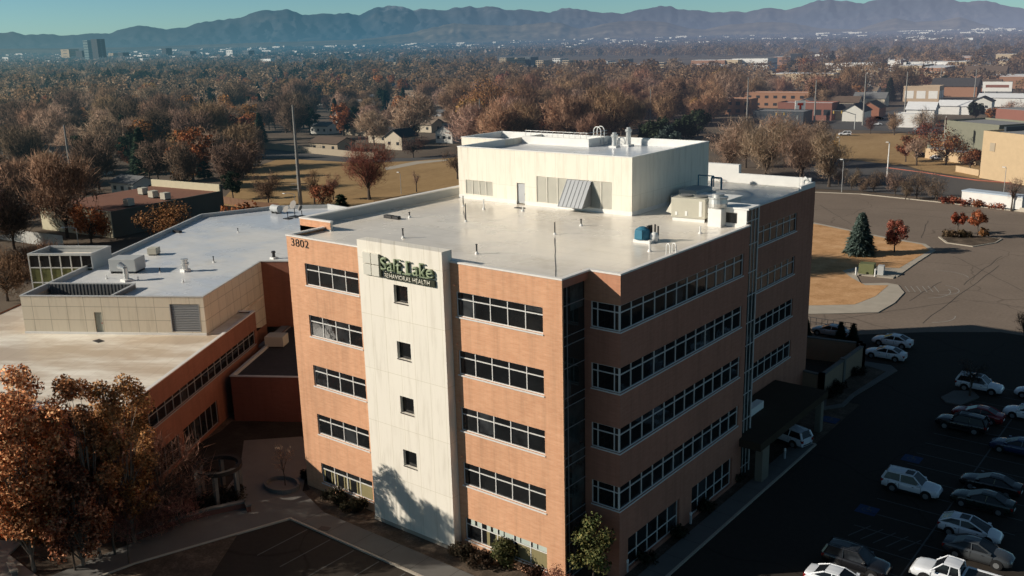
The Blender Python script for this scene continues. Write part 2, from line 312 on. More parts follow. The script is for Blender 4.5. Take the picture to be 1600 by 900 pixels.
for a, b in (((1562,415),(1440,505)),((1565,400),(1505,445)),((1420,470),(1470,440)),((1490,400),(1600,455)),((1300,500),(1500,470)),((1380,330),(1560,350)),((1280,320),(1330,350)),((1450,345),(1440,372)),((1520,470),(1600,480))):
    strip_line(tar, wander(gp(a)[0], gp(b)[0], 9, .14), .10, .006)
structure('tar_repairs', tar, plain('tar', (.035,.033,.03), .7))
fp = MB()
for (u,v,r,a0,a1) in ((1462,452,3.2,-1.2,1.4),(1428,452,5.0,-.9,.6),(1470,432,4.0,.4,2.0),(1440,490,4.2,-1.0,.3)):
    c = gp((u,v))[0]; strip_line(fp, [(c[0]+r*math.cos(a0+(a1-a0)*i/10), c[1]+r*math.sin(a0+(a1-a0)*i/10)) for i in range(11)], .13, .007)
for i in range(7):
    a = gp((1405+i*9,447))[0]; strip_line(fp, [a,(a[0]+1.6,a[1]-3.2)], .11, .0075)
structure('faded_lot_markings', fp, plain('faded_paint', (.30,.28,.25), .9, var=.3, vs=2))
structure('rear_lot_kerb', MB().path([(x,y,.06) for x,y in ((-95,166),(-53,174.9),(-40,178.1),(-20,175.1),(-3.8,171.6),(60,152.2))], .16), M['conc'])
# walks and kerbs round the building
w = MB()
w.prism([(-24.0,-4.85),(3.4,-4.85),(3.4,-2.7),(-22.6,-2.7)], -.05, .12)
w.prism([(3.4,-4.85),(5.0,-4.85),(5.0,33.5),(3.4,33.5)], -.05, .12)
w.prism([(-24.0,-4.85),(-22.6,-2.7),(-27.2,-1.2),(-31.5,3.2),(-36.5,6.5),(-40.5,2.5),(-35,-2),(-30.6,-8.4),(-31.6,-22),(-35.5,-50),(-33.9,-50),(-28.0,-16.4)], -.05, .118)
structure('pavement', w, M['conc_dark'])
k = MB()
for a, b in (((-24.1,-5.0),(5.1,-5.0)),((5.1,-5.0),(5.1,33.6)),((5.1,33.6),(3.4,33.6)),((-24.1,-5.0),(-28.1,-16.5)),((-28.1,-16.5),(-34,-50))):
    a = Vector(a); b = Vector(b); d = (b-a).normalized(); nn = Vector((-d.y,d.x))*.09
    k.prism([tuple(a+nn),tuple(b+nn),tuple(b-nn),tuple(a-nn)], -.05, .135)
structure('front_kerb', k, M['conc'])
k = MB()
for i in range(9): k.box(-22.8+i*3.05, -22.77+i*3.05, -4.85, -2.7, .119, .1225)
for i in range(12): k.box(3.4, 5.0, 0+i*2.7, .03+i*2.7, .119, .1225)
structure('pavement_joints', k, M['header'])
c0 = gp((0,846),(34,849),(14,868),(62,905),(40,960),(-90,960),(-90,850))
structure('corner_walk', MB().prism(c0, -.05, .12), M['conc'])
# front bay lines
ln = MB()
for i in range(9):
    x = -21.6+i*2.75; ln.box(x-.05, x+.05, -10.2, -5.3, .002, .006)
structure('front_bay_lines', ln, M['line'])
# courtyard grass and side strip
structure('courtyard_bed', MB().prism(gp((300,700),(365,664),(470,660),(478,692),(405,712),(380,735),(320,735)), -.05, .09), M['soil_shade'])
structure('corner_grass', MB().prism(gp((330,900),(225,905),(120,900),(60,870),(70,852),(250,845),(330,815),(388,800),(386,812)), -.06, .05), M['mulch'])
# lawn behind the building with its concrete edging
outer = gp((1236,492),(1300,491),(1372,489),(1398,474),(1413,458),(1403,446),(1386,443),(1345,444),(1338,431),(1322,424),(1340,430),(1402,433),(1434,410),(1462,392),(1446,382),(1392,373),(1250,344))+[(-60,150),(-75,128),(-30,60),(-14,60)]
structure('lawn_kerb', MB().prism(outer, -.05, .12), M['conc'])
inner = gp((1240,479),(1335,477),(1368,464),(1388,447),(1352,447),(1330,435),(1316,424),(1345,417),(1405,420),(1430,405),(1453,392),(1440,383),(1392,375),(1250,346))+[(-59,149),(-74,128),(-29,61),(-15,62)]
structure('back_lawn', MB().prism(inner, -.04, .14), M['lawn'])
isl = gp((1466,371),(1478,380),(1520,386),(1556,380),(1566,374),(1530,369))
structure('tree_island', MB().prism(isl, -.05, .14), M['conc'])
structure('tree_island_soil', MB().prism([tuple(Vector(p)*.93+sum((Vector(q) for q in isl), Vector((0,0)))/6*.07) for p in isl], 0, .17), M['mulch'])
isl = gp((1470,622),(1478,630),(1500,634),(1530,622),(1520,612),(1490,612))
structure('lot_island', MB().prism(isl, -.05, .14), M['conc_dark'])
strip = gp((1287,640),(1318,636),(1335,620),(1402,580),(1392,572),(1352,566),(1290,612))
structure('side_bed_kerb', MB().prism(strip, -.05, .12), M['conc_dark'])
strip = gp((1291,636),(1315,632),(1330,617),(1384,582),(1350,572),(1293,614))
structure('side_bed', MB().prism(strip, -.04, .15), M['mulch'])
# stall lines of the side lot
ln = MB(); xs = G(1478,800).x
p0 = G(1420,868); p1 = G(1548,700)
ln.box(xs-.06, xs+.06, 14, 62, .008, .012)
for i in range(17):
    y = 15.2+i*2.75; ln.box(xs-5.2, xs-.06, y-.05, y+.05, .008, .012); ln.box(xs+.06, xs+5.2, y-.05, y+.05, .008, .012)
hp = G(1375,838)
for i in range(5):
    a = Vector((hp.x-2+i*.95, hp.y-1.3)); b = a+Vector((.9,2.5)); d = (b-a).normalized(); nn = Vector((-d.y,d.x))*.05
    ln.prism([tuple(a+nn),tuple(b+nn),tuple(b-nn),tuple(a-nn)], .008, .012)
structure('side_bay_lines', ln, M['line'])
ln = MB(); sy = MB()
for (u,v) in ((1425,717),(1355,797),(1297,656)):
    p = G(u,v); ln.box(p.x-.8,p.x+.8,p.y-.75,p.y+.75,.008,.012)
    for i in range(14):
        t0 = i/16*2*math.pi+.3; t1 = (i+1)/16*2*math.pi+.3
        sy.sheet([(p.x+r*math.cos(t)-.1,p.y+r*math.sin(t)) for r,t in ((.26,t0),(.34,t0),(.34,t1),(.26,t1))], .014)
    sy.box(p.x-.05,p.x+.05,p.y,p.y+.5,.012,.015); sy.box(p.x-.05,p.x+.3,p.y+.12,p.y+.2,.012,.0155); sy.box(p.x+.25,p.x+.32,p.y-.25,p.y+.12,.012,.015)
    sy.lathe([(.09,.012),(.09,.016)], (p.x,p.y+.6,0), 10)
structure('accessible_bay_paint', ln, M['line_blue']); structure('accessible_bay_symbols', sy, M['line'])
# park, fields, streets further off
park = gp((330,330),(395,262),(440,247),(640,250),(700,243),(760,240),(760,288),(700,296),(600,322),(470,345))
structure('park_grass', MB().sheet(park, .0), M['field'])
structure('park_street', MB().sheet(gp((380,228),(440,233),(560,246),(640,247),(770,236),(770,241),(640,252),(555,254),(430,247),(375,250)), .01), M['asphalt_road'])
structure('park_path', MB().sheet(gp((600,262),(650,252),(700,249),(700,251),(655,256),(604,266)), .02), M['conc'])
structure('park_side_street', MB().sheet(gp((330,336),(470,352),(600,328),(720,296),(720,306),(600,345),(470,366),(320,350)), .01), M['asphalt_road'])
structure('school_field', MB().sheet(gp((1296,246),(1306,209),(1405,208),(1500,214),(1420,250),(1400,258)), .0), M['field'])
structure('school_lot', MB().sheet(gp((1255,262),(1300,246),(1400,258),(1440,268),(1530,284),(1640,296),(1640,328),(1480,312),(1345,298),(1255,294)), .01), M['asphalt_road'])
structure('school_verge', MB().sheet(gp((1395,252),(1440,238),(1530,245),(1532,280),(1440,266)), .02), M['field'])
structure('red_kerb', MB().path([tuple(G(a,b,.08)) for a,b in ((1385,262),(1440,269),(1490,277),(1530,282),(1640,290))], .14), plain('red_kerb_paint', (.38,.12,.08), .8, haze=True))
structure('street', MB().sheet(gp((1130,203),(1260,200),(1420,206),(1640,218),(1640,210),(1450,196),(1400,186),(1440,166),(1420,164),(1370,180),(1300,184),(1130,188)), .01), M['asphalt_road'])
# ================================================================== main building
OFF = (.05, 0)
WX0, WX1, ND, RX, RY = -27.9, .05, 3.2, 2.51, 22.9
HC = 22.6; RF = 22.25
def zrow(k): return .97+4.4*k - (.156 if k == 0 else 0)
FRONT = Matrix.Identity(4)
def rightM(x): return Matrix.Translation((x,0,0)) @ Matrix(((0,-1,0,0),(1,0,0,0),(0,0,1,0),(0,0,0,1)))
def wall(mb, u0, u1, z0, z1, ops, Mx, dep=.3, y=0):
    us = sorted({u0,u1,*[o[0] for o in ops],*[o[1] for o in ops]}); zs = sorted({z0,z1,*[o[2] for o in ops],*[o[3] for o in ops]})
    us = [u for u in us if u0 <= u <= u1]; zs = [z for z in zs if z0 <= z <= z1]
    for a,b in zip(us,us[1:]):
        for c,d in zip(zs,zs[1:]):
            um=(a+b)/2; zm=(c+d)/2
            if any(o[0]<um<o[1] and o[2]<zm<o[3] for o in ops): continue
            mb.quad((a,y,c),(b,y,c),(b,y,d),(a,y,d),Mx)
    for o in ops:
        a,b,c,d = o[:4]
        for q in (((a,y,c),(a,y+dep,c),(a,y+dep,d),(a,y,d)),((b,y,c),(b,y,d),(b,y+dep,d),(b,y+dep,c)),((a,y,d),(a,y+dep,d),(b,y+dep,d),(b,y,d)),((a,y,c),(b,y,c),(b,y+dep,c),(a,y+dep,c))): mb.quad(*q,Mx)
def window(root, Mx, u0, u1, z0, z1, cols, tr=.7, y=0, sill=True, fw=.07, mat=None, gm=None, rec=.16, rows=None):
    f = MB(); d0, d1 = y+rec-.05, y+rec+.06
    f.box(u0,u0+fw,d0,d1,z0,z1,Mx); f.box(u1-fw,u1,d0,d1,z0,z1,Mx); f.box(u0+fw,u1-fw,d0,d1,z0,z0+fw,Mx); f.box(u0+fw,u1-fw,d0,d1,z1-fw,z1,Mx)
    for i in range(1, cols):
        u = u0+(u1-u0)*i/cols; f.box(u-.035,u+.035,d0-.004,d1,z0+fw,z1-fw,Mx)
    for t in ([tr] if rows is None else rows):
        if t: zt = z0+(z1-z0)*t; f.box(u0+fw,u1-fw,d0+.004,d1,zt-.035,zt+.035,Mx)
    if sill: f.box(u0-.04,u1+.04,y-.06,y+rec+.03,z0-.10,z0-.002,Mx)
    fo = f.build('window', mat or M['frame'], root)
    MB().box(u0+.02,u1-.02,d0+.05,d1+.02,z0+.02,z1-.02,Mx).build('pane', gm or M['glass'], fo)
    return fo
B = empty('office_building', (0,0,0), 0, 'five-storey orange brick office block with a cream centre bay and white flat roof', 'office building')
L = (-25.82,-19.44); Rw = (-9.28,-1.54)
ops = [(a,b,zrow(k),zrow(k)+1.85) for k in range(5) for a,b in (L,Rw)]
wm = MB(); wall(wm, WX0, WX1, -.3, HC-.12, ops, FRONT)
# left flank, back, notch return
wm.quad((WX0,4,-.3),(WX0,0,-.3),(WX0,0,HC-.12),(WX0,4,HC-.12)); wm.quad((-31,4,-.3),(WX0,4,-.3),(WX0,4,HC-.12),(-31,4,HC-.12))
wm.quad((-31,24,-.3),(-31,4,-.3),(-31,4,HC-.12),(-31,24,HC-.12)); wm.quad((-31,46,-.3),(-31,24,-.3),(-31,24,22.5),(-31,46,22.5)); wm.quad((-1,46,-.3),(-31,46,-.3),(-31,46,22.4),(-1,46,22.4))
wm.build('brick_wall', M['brick'], B)
nn_ = MB(); nb = MB(); nops = [(.13, RX+.01, zrow(k), zrow(k)+1.85) for k in range(1,5)]
us = [-.66, .13, RX]
NW = Matrix.Translation((0,ND,0))
zs = [-.3]+[z for k in range(1,5) for z in (zrow(k), zrow(k)+1.85)]+[HC-.12]
nb.quad((-.66,0,-.3),(.13,0,-.3),(.13,0,zs[-2]),(-.66,0,zs[-2]),NW); nn_.quad((-.66,0,zs[-2]),(.13,0,zs[-2]),(.13,0,HC-.12),(-.66,0,HC-.12),NW)
for i in range(0,len(zs),2): (nn_ if i == len(zs)-2 else nb).quad((.13,0,zs[i]),(RX,0,zs[i]),(RX,0,zs[i+1]),(.13,0,zs[i+1]),NW)
RM = rightM(RX)
ro = [(ND-.01,22.04,zrow(k),zrow(k)+1.85) for k in range(1,5)]
for i in range(0,len(zs),2):
    if i == 0: wall(nb, ND, RY, zs[0], zs[1], [(4.35,11.95,.25,2.75),(13.95,21.2,.25,2.8)], RM, .4)
    else: nb.quad((ND,0,zs[i]),(RY,0,zs[i]),(RY,0,zs[i+1]),(ND,0,zs[i+1]),RM)
for k in range(1,5):
    z0, z1 = zrow(k), zrow(k)+1.85
    nb.quad((22.04,0,z0),(RY,0,z0),(RY,0,z1),(22.04,0,z1),RM)
    nb.quad((22.04,0,z0),(22.04,0,z1),(22.04,.3,z1),(22.04,.3,z0),RM); nb.quad((.13,0,z0),(.13,0,z1),(.13,.3,z1),(.13,.3,z0),NW)
    for zz in (z0, z1):
        nb.quad((ND,0,zz),(22.04,0,zz),(22.04,.3,zz),(ND+.3,.3,zz),RM); nb.quad((.13,0,zz),(RX,0,zz),(RX-.3,.3,zz),(.13,.3,zz),NW)
nb.quad((RX,RY,-.3),(-1,RY+2.2,-.3),(-1,RY+2.2,HC-.12),(RX,RY,HC-.12))
nn_.build('notch_wall', brick_mat('brick_notch_lit', (.54,.245,.145), (.64,.32,.19), (.50,.31,.22)), B); MB().box(-.345,-.03,.15,ND-.002,21.9,HC-.125).build('slot_fascia', M['brick_shaded'], B); nb.build('side_brick_wall', M['brick_shaded'], B)  # sunlit notch top gets a brick toned between the lit and shaded copies
for k in range(5):
    z0, z1 = zrow(k), zrow(k)+1.85
    for (a,b),c in ((L,4),(Rw,5)): window(B, FRONT, a, b, z0, z1, c)
    if k:   # ribbon windows that turn the corner
        f = MB(); d0, d1 = .10, .2
        x0, y1 = .13, 22.04
        for zz in (z0+.035, z0+1.3, z1-.035):
            f.box(x0,RX-d0,ND+d0,ND+d1,zz-.035,zz+.035); f.box(RX-d1,RX-d0,ND+d1,y1,zz-.035,zz+.035)
        f.box(x0-.0,RX+.05,ND-.05,ND+.2,z0-.09,z0-.003); f.box(RX-.2,RX+.05,ND+.2,y1,z0-.09,z0-.003)
        for x in (x0+.03, x0+.5, x0+1.85): f.box(x-.035,x+.035,ND+d0-.004,ND+d1,z0+.07,z1-.07)
        f.box(RX-d1-.004,RX-d0+.004,ND+d0-.004,ND+d1,z0+.003,z1-.003)
        for i in range(1,13):
            y = ND+.0+(y1-ND)*i/12; y = min(y, y1-.036); f.box(RX-d1,RX-d0+.004,y-.035,y+.035,z0+.07,z1-.07)
        fo = f.build('window', M['frame'], B)
        MB().box(x0+.01,RX-.17,ND+.16,ND+.24,z0+.02,z1-.02).box(RX-.24,RX-.16,ND+.25,y1-.01,z0+.02,z1-.02).build('pane', M['glass'], fo)
for a,b,c,z1 in ((4.35,11.95,5,2.75),(13.95,21.2,5,2.8)): window(B, RM, a, b, .25, z1, c, .42, 0, False, rec=.25)
# blinds hang behind the ground floor panes
M['blind'] = plain('olive_blind', (.26,.22,.11), .8); M['blind_pale'] = plain('pale_blind', (.50,.56,.50), .8)
def blinds(a, b, c, skip):
    for i in range(c):
        u0 = a+(b-a)*i/c+.06; u1 = a+(b-a)*(i+1)/c-.06
        bl = MB()
        for j in range(11):
            if j == 10 or (i,j) in skip:
                if bl.v: bl.build('blind', M['blind'], B); bl = MB()
                continue
            x0 = u0+(u1-u0)*j/10; x1 = u0+(u1-u0)*(j+1)/10; bl.box(x0+.0,x1,.131+.004*(j%2),.134+.004*(j%2),zrow(0)+.1,zrow(0)+1.26)
blinds(*Rw, 5, {(0,j) for j in (0,1,2,3,4,5,6,7,8,9)}|{(1,j) for j in (0,1,2,5,6,7,8)}|{(3,0),(3,1),(2,6)})
blinds(*L, 4, {(i,j) for i in range(3) for j in (0,2,3,4,5,6,8)})
for i in range(5):
    u0 = Rw[0]+(Rw[1]-Rw[0])*i/5; 
    for j in ((3,6),(7,10)) if i < 2 else ((1,4),(4.2,10)): MB().box(u0+1.548*j[0]/10+.04,u0+1.548*j[1]/10-.04,.131,.135,zrow(0)+1.36,zrow(0)+1.76).build('blind', M['blind_pale'], B)
# glass slot at the corner and stair glass at the far end of the side wall
def curtain(root, Mx, u0, u1, z0, z1, vs, hs, y=0, edge=None):
    f = MB()
    for u in vs: f.box(u-.025,u+.025,y-.02,y+.1,z0,z1,Mx)
    for h in hs: f.box(u0,u1,y-.015,y+.09,h-.025,h+.025,Mx)
    if edge is not None: f.box(edge-.05,edge+.05,y-.05,y+.15,z0,z1,Mx)
    fo = f.build('curtain_wall', M['frame'] if edge is not None else M['metal_grey'], root)
    MB().box(u0,u1,y+.03,y+.07,z0,z1,Mx).build('pane', M['glass_teal'], fo)
M['metal_grey'] = plain('grey_mullion', (.30,.29,.28), .5)
hs = []
for k in range(5): hs += [4.4*k+.0+.1 if k else .2, 4.4*k+.75, 4.4*k+2.9]
curtain(B, rightM(-.35), .16, ND-.003, 0, 21.89, [.2, 1.1], hs, 0)
MB().quad((WX1,0,-.3),(WX1,.14,-.3),(WX1,.14,HC-.12),(WX1,0,HC-.12)).quad((WX1,.14,-.3),(-.4,.14,-.3),(-.4,.14,HC-.12),(WX1,.14,HC-.12)).build('corner_return', M['brick'], B)
hs2 = [z for k in range(6) for z in (4.4*k+.8, 4.4*k+3.2) if z < 23.6]
curtain(B, rightM(2.25), RY+.05, 25.1, 0, 23.75, [RY+.9, RY+1.55], hs2, 0, 25.1)
MB().quad((-1,25.1,0),(2.25,25.15,0),(2.25,25.15,23.75),(-1,25.15,23.75)).build('stair_wall', M['coping_grey'], B)
# rear block side wall
BM = rightM(-1.0)
rb = MB(); bo = [(26.3,41.6,zrow(k),zrow(k)+1.85) for k in range(1,5)]
wall(rb, 25.1, 42.3, -.3, 22.4, bo, BM); rb.quad((-1,42.3,-.3),(-1,46,-.3),(-1,46,22.4),(-1,42.3,22.4))
rb.build('side_brick_wall', M['brick_shaded'], B)
for o in bo: window(B, BM, *o, 10)
# cream centre bay
TX0, TX1, TY, TH = -18.46, -9.74, -.78, 23.36
tw = [(-14.76,-13.32,zz-.68,zz+.68) for zz in (19.65,15.25,10.86,6.43)]
t = MB(); wall(t, TX0, TX1, .25, TH, tw, FRONT, .35, TY)
t.quad((TX0,0,.25),(TX0,TY,.25),(TX0,TY,TH),(TX0,0,TH)); t.quad((TX1,TY,.25),(TX1,0.2,.25),(TX1,0.2,TH),(TX1,TY,TH)); t.quad((TX0,TY,TH),(TX1,TY,TH),(TX1,.25,TH),(TX0,.25,TH)); t.quad((TX1,.25,HC-.3),(TX0,.25,HC-.3),(TX0,.25,TH),(TX1,.25,TH))
to = t.build('centre_bay', M['cream'], B)
MB().box(TX0-.03,TX1+.03,TY-.05,.0,-.2,.26).build('plinth', M['conc'], to)
for o in tw:
    f = MB(); a,b,c,d = o
    f.box(a,a+.05,TY+.26,TY+.34,c,d); f.box(b-.05,b,TY+.26,TY+.34,c,d); f.box(a+.05,b-.05,TY+.26,TY+.34,c,c+.05); f.box(a+.05,b-.05,TY+.26,TY+.34,d-.05,d); f.box(a-.02,b+.02,TY-.04,TY+.3,c-.07,c-.003)
    fo = f.build('window', M['header'], B); MB().box(a+.03,b-.03,TY+.3,TY+.36,c+.03,d-.03).build('pane', M['glass'], fo)
# roofs and copings
rfp = [(WX0+.1,.1),(-.35,.1),(-.35,ND+.1),(RX-.1,ND+.1),(RX-.1,RY),(-1.1,25),(-1.1,45.8),(-30.9,45.8),(-30.9,4.1),(WX0+.1,4.1)]
MB().prism(rfp, RF-.3, RF).build('roof', M['roof'], B)
cp = MB(); cw = .3
cp0 = MB().box(WX0-.04,TX0-.003,-.04,cw,HC-.12,HC); cp.box(TX1+.003,WX1+.04,-.04,cw,HC-.12,HC); cp.box(-.28,WX1+.04,cw,ND-.04,HC-.12,HC); cp.box(-.28,RX+.04,ND-.04,ND+cw,HC-.12,HC); cp.box(RX-cw,RX+.04,ND+cw,RY+.1,HC-.12,HC)
cp0.box(WX0-.04,WX0+cw,cw,4-.04,HC-.12,HC); cp0.build('coping', M['coping'], B)
MB().box(-31.04,-30.4,3.96,30.4,23.0,23.12).box(-30.4,WX0+1.0,3.96,4.3,23.0,23.12).build('coping', M['coping'], B)
MB().box(-1.3,-.96,25.1,42.2,22.4,22.5).build('coping', M['coping'], B)
cp.build('coping', M['coping'], B)
pw = MB(); pw.box(-31,-30.45,4.0,30.5,RF-.4,23.0); pw.box(-30.45,WX0+.95,4.0,4.25,RF-.4,23.0)
pw.build('back_parapet', M['coping_grey'], B); 
MB().box(-30.95,WX0+.95,3.975,3.998,HC-.2,22.99).build('brick_return', M['brick'], B)
pr = MB(); pr.box(-1.3,-1.04,42.3,46,22.2,22.9); pr.box(-9.2,-1.3,45.4,45.7,22.2,23.3); pr.box(-31,-9.2,45.4,46,22.2,24.2)
pr.build('rear_parapet', M['white'], B)
# penthouse
PY = 23.1
ph = empty('penthouse', (0,0,0)); ph.parent = B
PX0, PX1, PY1, PT = -29.2, -8.8, 37.6, 27.4
lv1 = (-28.3,-24.75,22.75,24.15); lv2 = (-19.35,-10.85,22.65,25.1); dr = (-21.75,-20.75,22.35,24.3)
p_ = MB(); wall(p_, PX0, PX1, RF+.35, PT, [lv1,lv2,dr], FRONT, .25, PY)
p_.quad((PX1,PY,RF+.35),(PX1,PY1,RF+.35),(PX1,PY1,PT),(PX1,PY,PT)); p_.quad((PX0,PY1,RF),(PX0,PY,RF),(PX0,PY,PT),(PX0,PY1,PT)); p_.quad((PX1,PY1,RF),(PX0,PY1,RF),(PX0,PY1,PT),(PX1,PY1,PT))
p_.quad((-35.2,30.5,0),(PX0,30.5,0),(PX0,30.5,PT),(-35.2,30.5,PT)); p_.quad((-35.2,37.6,0),(-35.2,30.5,0),(-35.2,30.5,PT),(-35.2,37.6,PT)); p_.quad((PX0,37.6,0),(-35.2,37.6,0),(-35.2,37.6,PT),(PX0,37.6,PT))
p_.build('penthouse_wall', M['pent'], ph)
q = MB(); q.box(PX0,dr[0],PY-.06,PY,RF,RF+.36); q.box(dr[1],PX1+.06,PY-.06,PY,RF,RF+.36); q.box(PX1,PX1+.06,PY,PY1,RF,RF+.36)
q.build('base_flashing', M['white'], ph)
def louvers(o, n, bays, mat):
    lo = MB(); a,b,c,d = o
    for i in range(bays+1):
        u = a+(b-a)*i/bays; lo.box(u-.05,u+.05,PY+.02,PY+.12,c,d)
    for j in range(n):
        z = c+(d-c)*(j+.5)/n; lo.add([(a,PY+.03,z-.06),(b,PY+.03,z-.06),(b,PY+.15,z+.05),(a,PY+.15,z+.05)],[(0,1,2,3)])
    r_ = lo.build('louver', mat, ph); MB().box(a,b,PY+.2,PY+.24,c,d).build('backing', M['hvac'], r_)
louvers(lv1, 14, 4, M['louver']); louvers(lv2, 24, 7, M['louver'])
do = MB().box(dr[0]+.04,dr[1]-.04,PY+.12,PY+.18,dr[2],dr[3]-.04).build('door', M['door'], ph); MB().box(dr[1]-.2,dr[1]-.12,PY+.06,PY+.12,23.2,23.3).build('handle', M['metal'], do)
cn = MB(); ca, cb = -15.75, -13.1
cn.add([(ca,PY-.02,25.05),(cb,PY-.02,25.05),(cb,PY-1.55,22.75),(ca,PY-1.55,22.75),(ca,PY-.02,24.99),(cb,PY-.02,24.99),(cb,PY-1.49,22.71),(ca,PY-1.49,22.71)],[(0,3,2,1),(4,5,6,7),(0,1,5,4),(3,7,6,2),(0,4,7,3),(1,2,6,5)])
for i in range(7):
    u = ca+(cb-ca)*i/6; cn.add([(u-.03,PY-.03,25.1),(u+.03,PY-.03,25.1),(u+.03,PY-1.56,22.8),(u-.03,PY-1.56,22.8),(u-.03,PY-.03,25.03),(u+.03,PY-.03,25.03),(u+.03,PY-1.56,22.73),(u-.03,PY-1.56,22.73)],[(0,3,2,1),(0,4,7,3),(1,2,6,5),(3,7,6,2)])
for u in (ca,cb): cn.add([(u,PY-.03,25.0),(u,PY-1.5,22.75),(u,PY-.03,22.75)],[(0,1,2)])
cn.build('hood', M['canopy_metal'], ph)
MB().box(PX0+.25,PX1-.25,PY+.25,PY1-.2,26.3,26.75).box(-34.9,PX0+.3,30.8,37.4,26.3,26.74).build('penthouse_roof', M['roof_blue'], ph)
pp = MB(); pp.box(PX0-.04,PX1+.04,PY-.04,PY+.22,PT,PT+.08); pp.box(PX1-.22,PX1+.04,PY+.22,PY1+.04,PT,PT+.08); pp.box(PX0-.04,PX0+.22,PY+.22,30.5,PT,PT+.08); pp.box(-35.24,PX0-.05,30.46,30.7,PT,PT+.08); pp.box(-35.24,-35,30.7,37.6,PT,PT+.08); pp.box(-35,PX1-.23,37.4,37.64,PT,PT+.08)
pp.box(PX0,PX0+.18,PY+.2,30.5,26.6,PT); pp.box(-35.1,PX1-.2,37.3,37.44,26.6,PT); pp.box(-35.2,-35.0,30.6,37.4,26.6,PT); pp.box(PX1-.2,PX1-.02,PY+.02,37.4,26.6,PT-.002); pp.box(PX0+.2,PX1-.21,PY+.02,PY+.2,26.6,PT-.002)
pp.build('penthouse_parapet', M['white'], ph)
wl = MB(); wl.box(-29.0,-20.3,33.4,33.65,26.74,27.55); wl.box(-20.55,-20.3,33.65,37.3,26.74,27.55)
wl.build('roof_well', M['white'], ph)
rl = MB()
for z in (27.85,28.15): rl.path([(-28.6,33.55,z),(-20.5,33.55,z),(-20.5,37.2,z)], .03)
for i in range(12): rl.tube((-28.6+i*.72,33.55,27.5),(-28.6+i*.72,33.55,28.17),.025)
rl.build('railing', M['metal'], ph)
ld = MB()
for dx in (0,.55):
    ld.path([(-20.2,36.2-dx*1.2,26.8)]+[(-20.2-.45+.45*math.cos(a_),36.2-dx*1.2,28.2+.45*math.sin(a_)) for a_ in [i*math.pi/8 for i in range(9)]]+[(-21.1,36.2-dx*1.2,27.5)], .05)
ld.build('ladder', M['white'], ph)
# stair head on the roof
sb = MB(); wall(sb, -1.0, 2.25, RF, 23.75, [(-.35,1.35,22.5,23.5)], FRONT, .2, 23.05); sb.quad((-1,25.2,RF),(-1,23.05,RF),(-1,23.05,23.75),(-1,25.2,23.75)); sb.box(-4.6,-1.1,25.3,28.8,RF,23.75)
so = sb.build('stair_head', M['white'], B)
MB().box(-1.05,2.32,23.0,25.2,23.752,23.9).prism([(-4.7,25.2),(-.95,25.2),(-.95,28.9),(-4.7,28.9)],23.755,23.9).build('stair_roof', M['white'], so)
window(B, FRONT, -.35, 1.35, 22.5, 23.5, 1, 0, 23.05, False, rec=.08, mat=M['frame'])
# entrance canopy on the side
ec_ = MB().prism([(-.9,25.3),(2.55,22.4),(4.5,22.4),(4.5,37.8),(-.9,37.8)], 3.3, 4.0).build('entrance_canopy', plain('canopy_stucco', (.065,.05,.036), 1.0, spec=.05), B)
pl = G(1222,700); M['pillar'] = plain('pillar_stucco', (.19,.17,.135), .9); MB().box(3.7,4.35,23.2,24.6,0,3.3).build('canopy_pillar', M['pillar'], ec_); MB().box(3.8,4.35,36.6,37.3,0,3.3).build('canopy_pillar', M['pillar'], ec_)
MB().box(.55,1.25,27.4,30.2,4.0,4.7).build('canopy_light_box', M['white'], ec_)
# ================================================================== sign and number on the front
def text_mesh(name, body, x0, x1, z0, z1, y, depth, mat, parent, bold=0.0, extra=None, spacing=1.0):
    cu = bpy.data.curves.new(name, 'FONT'); cu.body = body; cu.size = 1; cu.offset = bold; cu.space_character = spacing
    tmp = bpy.data.objects.new(name, cu); COL.objects.link(tmp); dg = bpy.context.evaluated_depsgraph_get(); dg.update()
    me = bpy.data.meshes.new_from_object(tmp.evaluated_get(dg)); bpy.data.objects.remove(tmp)
    bm = bmesh.new(); bm.from_mesh(me)
    xs = [v.co.x for v in bm.verts]; ys = [v.co.y for v in bm.verts]
    sx = (x1-x0)/(max(xs)-min(xs)); sz = (z1-z0)/(max(ys)-min(ys)); mx = min(xs); my = min(ys)
    for v in bm.verts: v.co = Vector((x0+(v.co.x-mx)*sx, y, z0+(v.co.y-my)*sz))
    if extra:
        for (a,b,c,d) in extra:
            bm.faces.new([bm.verts.new(p) for p in ((a,y,c),(b,y,c),(b,y,d),(a,y,d))])
    geo = bmesh.ops.extrude_face_region(bm, geom=bm.faces[:])
    for g_ in geo['geom']:
        if isinstance(g_, bmesh.types.BMVert): g_.co.y += depth
    bmesh.ops.recalc_face_normals(bm, faces=bm.faces[:]); bm.to_mesh(me); bm.free(); me.materials.clear()
    return obj(name, me, mat, parent)
SG = empty('wall_sign', (-14.1,-1.0,21.6), 0, 'raised letter sign with a four-square emblem high on the cream centre bay', 'sign')
M['sign_green'] = plain('sign_green', (.07,.095,.045), .5); M['sign_sage'] = plain('sign_sage', (.26,.31,.19), .5); M['sign_dark'] = plain('sign_dark', (.035,.04,.025), .5); M['sign_pale'] = plain('sign_pale', (.70,.66,.55), .5)
def rebase(o, root): 
    o.matrix_parent_inverse = Matrix.Translation(-root.location); return o
em = MB(); ys, yb = -.96, -.8
for i in range(2):
    for j in range(2):
        x = -17.74+i*.9; z = 20.77+j*.89; em.box(x,x+.84,ys,yb,z,z+.83)
e_ = rebase(em.build('emblem', M['louver'], SG, bevel=.02), SG)
rebase(MB().box(-16.02,-15.78,-.98,-.86,20.8,22.45).build('emblem_return', M['sign_dark'], SG), SG)
y = -1.0
